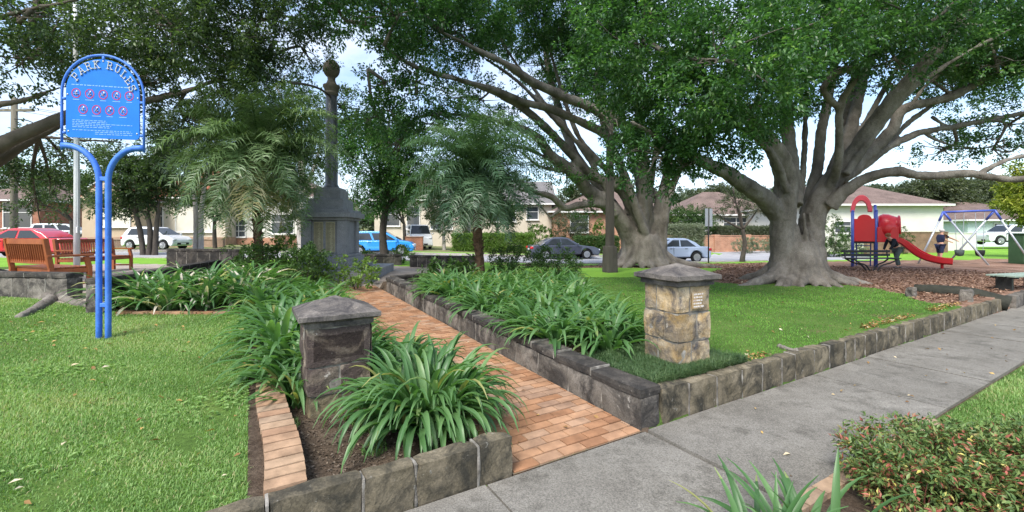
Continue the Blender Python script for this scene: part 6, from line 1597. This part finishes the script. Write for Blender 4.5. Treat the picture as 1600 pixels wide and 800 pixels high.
# ================================================================== shrubs, hedges, other trees
def shrub(label, px, Y, top_py, wpx, mat, leaf=(.06,.03), dens=60, name='shrub', cat='shrub', group=None, seed=1, depth=None, sink=.1, gap=-.6, loc=None, per=22, spray=.14):
    x = (px-CX)/F*Y; z = H(x,Y) if loc is None else loc; rx = wpx/2/F*Y; top = EYE+(HY-top_py)/F*Y; hgt = max(.2, top-z); ry = depth or rx*.8
    root = thing(name, label, cat, (x,Y,z), 0, group)
    rng = np.random.default_rng(seed); ells = []
    k = max(1, int(round(rx/ (hgt*.6))))
    for i in range(k):
        q = 0 if k == 1 else -rx*.62+1.24*rx*i/(k-1)
        s = 1 if k == 1 else .62
        ells.append((q+rng.normal(0,.05)*rx, rng.normal(0,.1)*ry, hgt*.5, rx*s*rng.uniform(.85,1.05), ry, hgt*.52*rng.uniform(.85,1.03)))
    foliage('foliage', ells, MAT[mat], root, dens=dens*3, per=per, leaf=leaf, spray=spray, gap=gap, gscale=1.2, seed=seed)
    mb = MB()
    for k in range(7):
        e = ells[k % len(ells)]; a = rng.random()*6.28
        mb.tube([(e[0],e[1]*.3,-.1),(e[0]+.1*math.cos(a),e[1]+.1*math.sin(a),hgt*.3),(e[0]+e[3]*.5*math.cos(a),e[1]+e[4]*.5*math.sin(a),hgt*.75)], [.016,.012,.004], 5, sub=3)
    mb.build('stem', MAT['bark_dark'], root)
    return root
def hedge(label, px0, px1, Y, top_py, mat, thick=.8, leaf=(.06,.035), seed=1, dens=40):
    x0, x1 = (px0-CX)/F*Y, (px1-CX)/F*Y; c = (x0+x1)/2; z = H(c,Y); top = EYE+(HY-top_py)/F*Y-z
    root = thing('hedge', label, 'hedge', (c,Y,z)); rng = np.random.default_rng(seed); w = x1-x0
    n = int(8*dens*w*thick*top); P = np.stack([rng.uniform(-w/2,w/2,n),rng.uniform(-thick/2,thick/2,n),rng.uniform(.05,top,n)],1)
    face = rng.integers(0,3,n); P[face==0,1] = -thick/2+rng.normal(0,.04,(face==0).sum()); P[face==1,2] = top+rng.normal(0,.04,(face==1).sum())
    per = 16; Q = np.repeat(P,per,0)+rng.normal(0,.08,(n*per,3)); D = rng.normal(size=Q.shape)+np.array([0,-.4,.4]); N = rng.normal(size=Q.shape)*.6+np.array([0,-.4,1])
    V, Fc = leaf_geo(Q, D, N, leaf[0]*rng.uniform(.7,1.3,len(Q)), leaf[1]*rng.uniform(.7,1.3,len(Q)))
    npmesh('foliage', V, Fc, np.repeat(np.clip(rng.normal(.45,.2,len(Q)),0,1),2), MAT[mat], root)
    mb = MB(); 
    for k in range(max(2,int(w/.5))): mb.tube([(-w/2+.25+k*.5,0,-.1),(-w/2+.25+k*.5,0,top*.8)], .02, 5)
    mb.build('stem', MAT['bark_dark'], root); return root
def tree(label, px, Y, trunk_px, ells, mat, leaf, dens=10, trunks=1, bark='bark_dark', cat='tree', seed=1, tr=.16, gap=-.1, per=22, spray=.4, name='tree', group=None, gscale=.45):
    x = (px-CX)/F*Y; z = H(x,Y); root = thing(name, label, cat, (x,Y,z), 0, group); rng = np.random.default_rng(seed)
    el = []
    for e in ells:
        p = pt(e[0],e[1],e[2] if e[2] > 5 else Y+e[2]); el.append((p.x-x,p.y-Y,p.z-z,e[3],e[4],e[5],e[6] if len(e) > 6 else 1))
    mb = MB(); cz = np.mean([e[2] for e in el]); forks = []
    for t in range(trunks):
        ox = (t-(trunks-1)/2)*tr*2.6; q = Vector((ox*1.6+rng.normal(0,.05), rng.normal(0,.1), cz*.55)); forks.append(q)
        mb.tube([(ox,0,-.2),(ox,0,.15),(ox*1.2+rng.normal(0,.06),0,cz*.3),q], [tr*1.5,tr*1.1,tr*.95,tr*.8], 10, jit=.15, sub=4, seed=seed+t)
    for i, e in enumerate(el):
        f = forks[i % trunks]; c = Vector(e[:3]); m = f.lerp(c,.5)+Vector(rng.normal(size=3)*.15)
        mb.tube([f, m, c], [tr*.65,tr*.4,tr*.2], 7, sub=4)
        for k in range(5):
            d = unit(rng.normal(size=3))*np.array(e[3:6])*.8; mb.tube([m.lerp(c,rng.random()), c+Vector(d)], [tr*.2,tr*.05], 5)
    mb.build('trunk', MAT[bark], root, smooth=True)
    foliage('crown', el, MAT[mat], root, dens=dens*3, per=per, leaf=leaf, spray=spray, gap=gap, gscale=gscale, seed=seed)
    return root
# near red tipped bush: dense small leaves, several mounds
root = thing('nandina_bush', 'low bush with red, green and yellow tipped leaves in the near right corner', 'shrub', (2.86,2.72,-.02))
els = [(a*.95,b,c*.88,d*.95,e,f*.86) for a,b,c,d,e,f in [(-.28,.08,.22,.42,.36,.26),(.16,.1,.2,.46,.4,.25),(.55,-.02,.22,.42,.4,.26),(-.42,-.1,.14,.3,.3,.2),(.2,-.3,.16,.5,.3,.24),(-.1,.12,.3,.25,.25,.17),(.42,.12,.3,.22,.25,.15),(.75,.1,.2,.3,.3,.22)]]
o = foliage('foliage', els, MAT['nandina'], root, dens=2400, per=18, leaf=(.042,.016), spray=.09, gap=-.85, gscale=2.2, seed=51, upw=.8, shell=1.5, tbias=.05)
rng = np.random.default_rng(3); mb = MB()
for k in range(40):
    e = els[k % len(els)]; a = rng.random()*6.28; r = rng.random()*.8
    mb.tube([(e[0]*.8,e[1]*.8,-.03),(e[0]+e[3]*r*.5*math.cos(a),e[1]+e[4]*r*.5*math.sin(a),e[2]*.8),(e[0]+e[3]*r*math.cos(a),e[1]+e[4]*r*math.sin(a),e[2]+e[5]*.8*(1-r*.6))], [.006,.005,.002], 5, sub=3)
mb.build('stem', M('red_stem', [(.16,.06,.04)], 1, .7), root)

shrub('dark leafy shrub at the foot of the dark palm', 712, 11.2, 408, 70, 'leaf_mid', (.13,.07), 34, seed=61, spray=.22)
shrub('rounded dark shrub mound at the far end of the right bed', 835, 12.3, 385, 110, 'leaf_mid', (.07,.035), 60, seed=62)
shrub('grey green shrub beside the timber log edging', 880, 12.6, 398, 70, 'leaf_mid', (.06,.03), 60, seed=63)
shrub('broad leaved shrub between the dark palm trunk and the path wall', 690, 10.6, 422, 46, 'leaf_mid', (.16,.1), 26, seed=64, spray=.25)
shrub('leafy shrub with light new tips in front of the memorial pedestal', 520, 11.2, 398, 110, 'leaf_light', (.09,.05), 40, seed=65)
shrub('dark azalea shrub under the pale palm', 440, 10.2, 382, 120, 'leaf_mid', (.07,.04), 60, seed=66)
shrub('yellow green leafed shrub beside the pale palm trunks', 452, 11.6, 372, 80, 'leaf_light', (.09,.05), 40, seed=67)
shrub('low shrub behind the dark back wall near the palm', 372, 12.4, 384, 60, 'leaf_light', (.08,.045), 40, seed=68)
shrub('small lime green shrub at the end of the low dark plaza wall', 626, 19.5, 385, 34, 'leaf_light', (.1,.05), 40, seed=69)
shrub('low shrub below the blue hatchback behind the memorial', 585, 20.5, 394, 40, 'leaf_mid', (.1,.05), 40, seed=70)
shrub('silvery grey mounded shrub in front of the cream house', 1312, 27.5, 374, 62, 'leaf_grey', (.09,.035), 30, seed=71)
shrub('silvery grey spreading shrub behind the small leaning tree', 1190, 33.0, 371, 66, 'leaf_grey', (.1,.04), 26, seed=72)
shrub('dark clipped shrub by the low window of the cream house', 1330, 29.0, 357, 36, 'leaf_mid', (.1,.05), 24, seed=73)
shrub('dark round shrub against the cream house right of the slide hood', 1411, 29.0, 357, 28, 'leaf_mid', (.1,.05), 30, seed=74)
shrub('conical dark green shrub tight behind the right fig trunk', 1304, 27.0, 338, 34, 'leaf_mid', (.1,.05), 30, seed=75)
shrub('light green bush left of the parked dark blue sedan', 843, 36.0, 350, 46, 'leaf_light', (.14,.07), 12, seed=76)
shrub('pale feathery bush in front of the orange brick house', 893, 36.0, 332, 66, 'leaf_euc', (.14,.05), 12, seed=77, spray=.3)
shrub('small light green garden tree bush beside the orange brick house', 938, 35.6, 345, 30, 'leaf_light', (.14,.07), 14, seed=78)
shrub('dark bushy evergreen behind the brick boundary wall', 1072, 37.0, 320, 84, 'leaf_mid', (.16,.07), 10, seed=79, spray=.35)
shrub('dark green bush beside the memorial at left', 447, 30.0, 350, 36, 'leaf_mid', (.12,.06), 16, seed=80)
hedge('low clipped bright green hedge across the road behind the dark palm', 708, 832, 34.0, 368, 'leaf_light', .9, (.1,.06), 81)
hedge('grey green clipped hedge on top of the brick boundary wall', 1030, 1096, 34.6, 354, 'leaf_grey', .8, (.1,.05), 82)
hedge('darker hedge along the brick boundary wall right of the street sign', 1116, 1222, 36.2, 357, 'leaf_euc', .8, (.1,.05), 83)
hedge('short clipped green hedge right of the dark blue sedan', 898, 965, 34.5, 372, 'leaf_mid', .8, (.1,.06), 84)

tree('dark round crowned tree standing right behind the memorial', 601, 19.0, 0, [(592,250,19,1.4,1.3,1.1),(560,215,19,1.0,1.0,.8),(625,225,19,1.1,1.0,.9),(600,300,19,1.3,1.2,.75),(575,320,19,.9,.9,.5),(640,290,19,1.0,.9,.8),(600,200,19,.9,.9,.7)], 'leaf_fig', (.13,.062), 24, 1, 'bark_dark', seed=91, tr=.17, gap=-.3)
tree('dark multi stemmed tree in front of the beige gabled house', 233, 24.0, 0, [(215,285,24,1.6,1.4,1.2),(185,320,24,1.1,1.0,.8),(250,310,24,1.2,1.1,.8),(230,240,24,1.5,1.3,1.1),(270,270,24,1.2,1.1,1.0),(190,250,24,1.0,1.0,.9)], 'leaf_fig_dark', (.16,.075), 20, 3, 'bark_dark', seed=92, tr=.13, gap=-.15)
tree('feathery pale tree behind the fluffy palm', 310, 27.0, 0, [(300,200,27,2.0,1.6,1.6,.7),(350,170,27,1.8,1.5,1.4,.7),(270,215,27,1.2,1.2,1.1,.7),(340,240,27,1.8,1.4,1.2,.6)], 'leaf_euc', (.18,.06), 9, 2, 'bark_pale', seed=93, tr=.14, gap=0)
tree('pale barked tree just left of the memorial pedestal', 472, 27.0, 0, [(470,180,27,1.8,1.5,1.6,.8),(445,240,27,1.5,1.3,1.2,.7),(500,230,27,1.4,1.3,1.2,.7),(430,130,27,1.6,1.4,1.3,.8),(480,290,27,1.0,1.0,.7,.6)], 'leaf_mid', (.18,.08), 9, 1, 'bark_pale', seed=94, tr=.26, gap=-.1)
tree('small leaning tree with olive crown at the road edge near the street sign', 1160, 24.2, 0, [(1150,318,24.2,1.15,1.0,.7),(1115,330,24.2,.6,.7,.4,.6),(1185,325,24.2,.7,.7,.45),(1145,295,24.2,.8,.8,.4)], 'leaf_euc', (.1,.045), 26, 1, 'bark_dark', seed=95, tr=.12, gap=-.2, spray=.25)
tree('tree with yellow green leaves reaching in at the far right edge', 1615, 24.0, 0, [(1606,290,24,1.1,1.0,.55),(1590,318,24,1.0,1.0,.5),(1625,330,24,1.2,1.0,.8),(1612,265,24,.9,.9,.4)], 'leaf_yellow', (.17,.1), 20, 1, 'bark_dark', seed=96, tr=.14, gap=-.2, spray=.35)
tree('tall grey green tree between the cream house and the swings', 1452, 47.0, 0, [(1450,310,47,2.4,2.2,2.0),(1425,330,47,2.2,2,1.6),(1490,330,47,2.2,2,1.8),(1470,300,47,2,2,1.5),(1465,350,47,2.2,1.8,1.5)], 'leaf_euc', (.34,.15), 3.2, 1, 'bark_dark', seed=97, tr=.3, gap=-.2, spray=.7)
tree('grey green gum tree left of the distant terracotta roof', 1500, 62.0, 0, [(1500,312,62,3,2.6,2.2),(1535,310,62,3,2.6,2.2),(1480,325,62,2.4,2.2,2.0),(1520,332,62,3,2.4,1.8)], 'leaf_euc', (.4,.16), 2.2, 1, 'bark_dark', seed=98, tr=.35, gap=-.25, spray=.8)
tree('leafy front yard tree with low crown left of the white van', 632, 33.5, 0, [(628,318,33.5,1.3,1.1,1.0),(606,332,33.5,1.1,1,.7),(612,300,33.5,1.1,1,.8)], 'leaf_mid', (.2,.1), 8, 1, 'bark_dark', seed=111, tr=.14, gap=-.2)
tree('slim front yard tree between the white van and the clipped hedge', 694, 35.0, 0, [(690,322,35,1.3,1.1,1.2),(708,335,35,1.0,1,.9),(684,345,35,1.0,1,.8)], 'leaf_euc', (.2,.1), 8, 1, 'bark_pale', seed=112, tr=.13, gap=-.2)
tree('olive garden tree before the cream two storey house', 776, 36.5, 0, [(770,318,36.5,1.5,1.2,1.2),(795,330,36.5,1.1,1,.9),(752,335,36.5,1.0,1,.9)], 'leaf_mid', (.2,.1), 8, 1, 'bark_dark', seed=113, tr=.14, gap=-.15)
tree('garden tree shading the red roofed cream house left of the palm', 336, 31.0, 0, [(332,318,31,1.2,1.1,1.0),(318,300,31,1.2,1.1,.9),(350,305,31,1.2,1,.9)], 'leaf_mid', (.19,.09), 9, 1, 'bark_dark', seed=114, tr=.13, gap=-.15)
tree('bushy garden tree in front of the white lattice window house', 470, 33.0, 0, [(468,325,33,1.2,1,.9),(490,335,33,1.0,1,.7)], 'leaf_mid', (.2,.1), 8, 1, 'bark_dark', seed=115, tr=.12, gap=-.15)
tree('dark tree hanging over the far left red brick house', 112, 30.0, 0, [(85,300,30,1.4,1.2,.9),(112,310,30,1.2,1.1,.8),(70,320,30,1.0,1,.6)], 'leaf_fig_dark', (.18,.09), 10, 1, 'bark_dark', seed=116, tr=.14, gap=-.15)
tree('soft green tree rising behind the long white house', 1120, 50.0, 0, [(1110,320,50,2.6,2.2,1.7),(1150,315,50,2.6,2.2,1.8),(1090,335,50,2,2,1.4)], 'leaf_euc', (.36,.15), 3, 1, 'bark_dark', seed=99, tr=.3, gap=-.2, spray=.7)
tree('green street tree far behind between the van and the dark palm', 700, 52.0, 0, [(690,315,52,2.4,2.2,2.0),(725,300,52,2.6,2.2,2.2),(665,300,52,2.2,2,2)], 'leaf_mid', (.36,.16), 3, 1, 'bark_dark', seed=100, tr=.3, gap=-.2, spray=.7)
tree('tree with grey foliage behind the orange brick house', 940, 52.0, 0, [(930,300,52,2.8,2.2,2.0),(980,310,52,2.6,2.2,1.8),(890,318,52,2,2,1.4)], 'leaf_euc', (.36,.15), 2.6, 1, 'bark_dark', seed=101, tr=.3, gap=-.1, spray=.7)
tree('tree behind the red brick house at the far left', 90, 46.0, 0, [(90,290,46,2.4,2,1.8),(130,300,46,2,2,1.5),(40,280,46,2,2,1.4)], 'leaf_mid', (.34,.15), 3, 1, 'bark_dark', seed=102, tr=.28, gap=-.1, spray=.7)

# wooded hill behind the houses
rng = np.random.default_rng(17); nx, ny = 90, 14; xs_ = np.linspace(-260,330,nx); ys_ = np.linspace(115,330,ny)
XX, YY = np.meshgrid(xs_, ys_, indexing='ij')
def hill(x, y): return np.clip((y-110)/120,0,1)**.8*(9+13*sm((x-20)/140)+3*np.sin(x*.03)+2*np.sin(x*.083+1))+.3
ZZ = hill(XX, YY); I, J = np.meshgrid(np.arange(nx-1), np.arange(ny-1), indexing='ij')
o = npmesh('hills', np.stack([XX.ravel(),YY.ravel(),ZZ.ravel()],1), np.stack([I*ny+J,(I+1)*ny+J,(I+1)*ny+J+1,I*ny+J+1],-1).reshape(-1,4), np.full((nx-1)*(ny-1),.5), MAT['dirt_far'], smooth=True); struct(o)
n = 700; hx = rng.uniform(-240,320,n); hy = rng.uniform(118,300,n); hz = hill(hx,hy)
ells = [(hx[i],hy[i],hz[i]+2.6,rng.uniform(3,5.5),rng.uniform(3,5),rng.uniform(2.2,4)) for i in range(n)]
o = foliage('far_woods', ells, MAT['leaf_far'], None, dens=.16, per=14, leaf=(1.3,.7), spray=1.6, gap=-1, seed=55); struct(o, 'stuff')
# ================================================================== light, sky, camera
SUN_EL, SUN_AZ = 52, 205     # azimuth measured from +Y clockwise
sun = bpy.data.lights.new('sun', 'SUN'); sun.energy = 2.6; sun.angle = R(26); sun.color = (1,.96,.9)
so = bpy.data.objects.new('sun', sun); COL.objects.link(so)
az = R(SUN_AZ); el = R(SUN_EL); dirv = Vector((math.sin(az)*math.cos(el), math.cos(az)*math.cos(el), math.sin(el)))
so.rotation_euler = (-dirv).to_track_quat('-Z', 'Y').to_euler()
w = bpy.data.worlds.new('World'); SC.world = w; w.use_nodes = True; nt = w.node_tree
bg = nt.nodes['Background']; sky = nt.nodes.new('ShaderNodeTexSky'); sky.sky_type = 'NISHITA'; sky.sun_disc = False
sky.sun_elevation = el; sky.sun_rotation = az; sky.air_density = 1.0; sky.dust_density = 1.5
tc = nt.nodes.new('ShaderNodeTexCoord'); mp = nt.nodes.new('ShaderNodeMapping'); mp.inputs['Scale'].default_value = (1,1,2.6); nt.links.new(tc.outputs['Generated'], mp.inputs['Vector'])
cl = ramp(nt, [(.42,(0,0,0)), (.7,(1,1,1))]); nt.links.new(tnoise(nt, mp.outputs['Vector'], 2.6, 8, .6, .3), cl.inputs[0])
sep = nt.nodes.new('ShaderNodeSeparateXYZ'); nt.links.new(tc.outputs['Generated'], sep.inputs[0])
cloud = mixc(nt, cl.outputs[0], sky.outputs[0], (3.7,4.1,4.9))
nt.links.new(cloud, bg.inputs['Color']); bg.inputs['Strength'].default_value = .15
cam = bpy.data.cameras.new('camera'); co = bpy.data.objects.new('camera', cam); COL.objects.link(co)
co.location = (0,0,EYE); co.rotation_euler = (R(90),0,0); cam.sensor_width = 36; cam.lens = 36*F/1600; cam.shift_y = -(400-HY)/1600
cam.clip_end = 2000; cam.clip_start = .05; SC.camera = co
SC.view_settings.view_transform = 'Standard'; SC.view_settings.look = 'None'; SC.view_settings.exposure = 1.12; SC.view_settings.gamma = 1
SC.cycles.max_bounces = 6; SC.cycles.diffuse_bounces = 3; SC.cycles.transparent_max_bounces = 6; SC.cycles.use_denoising = True
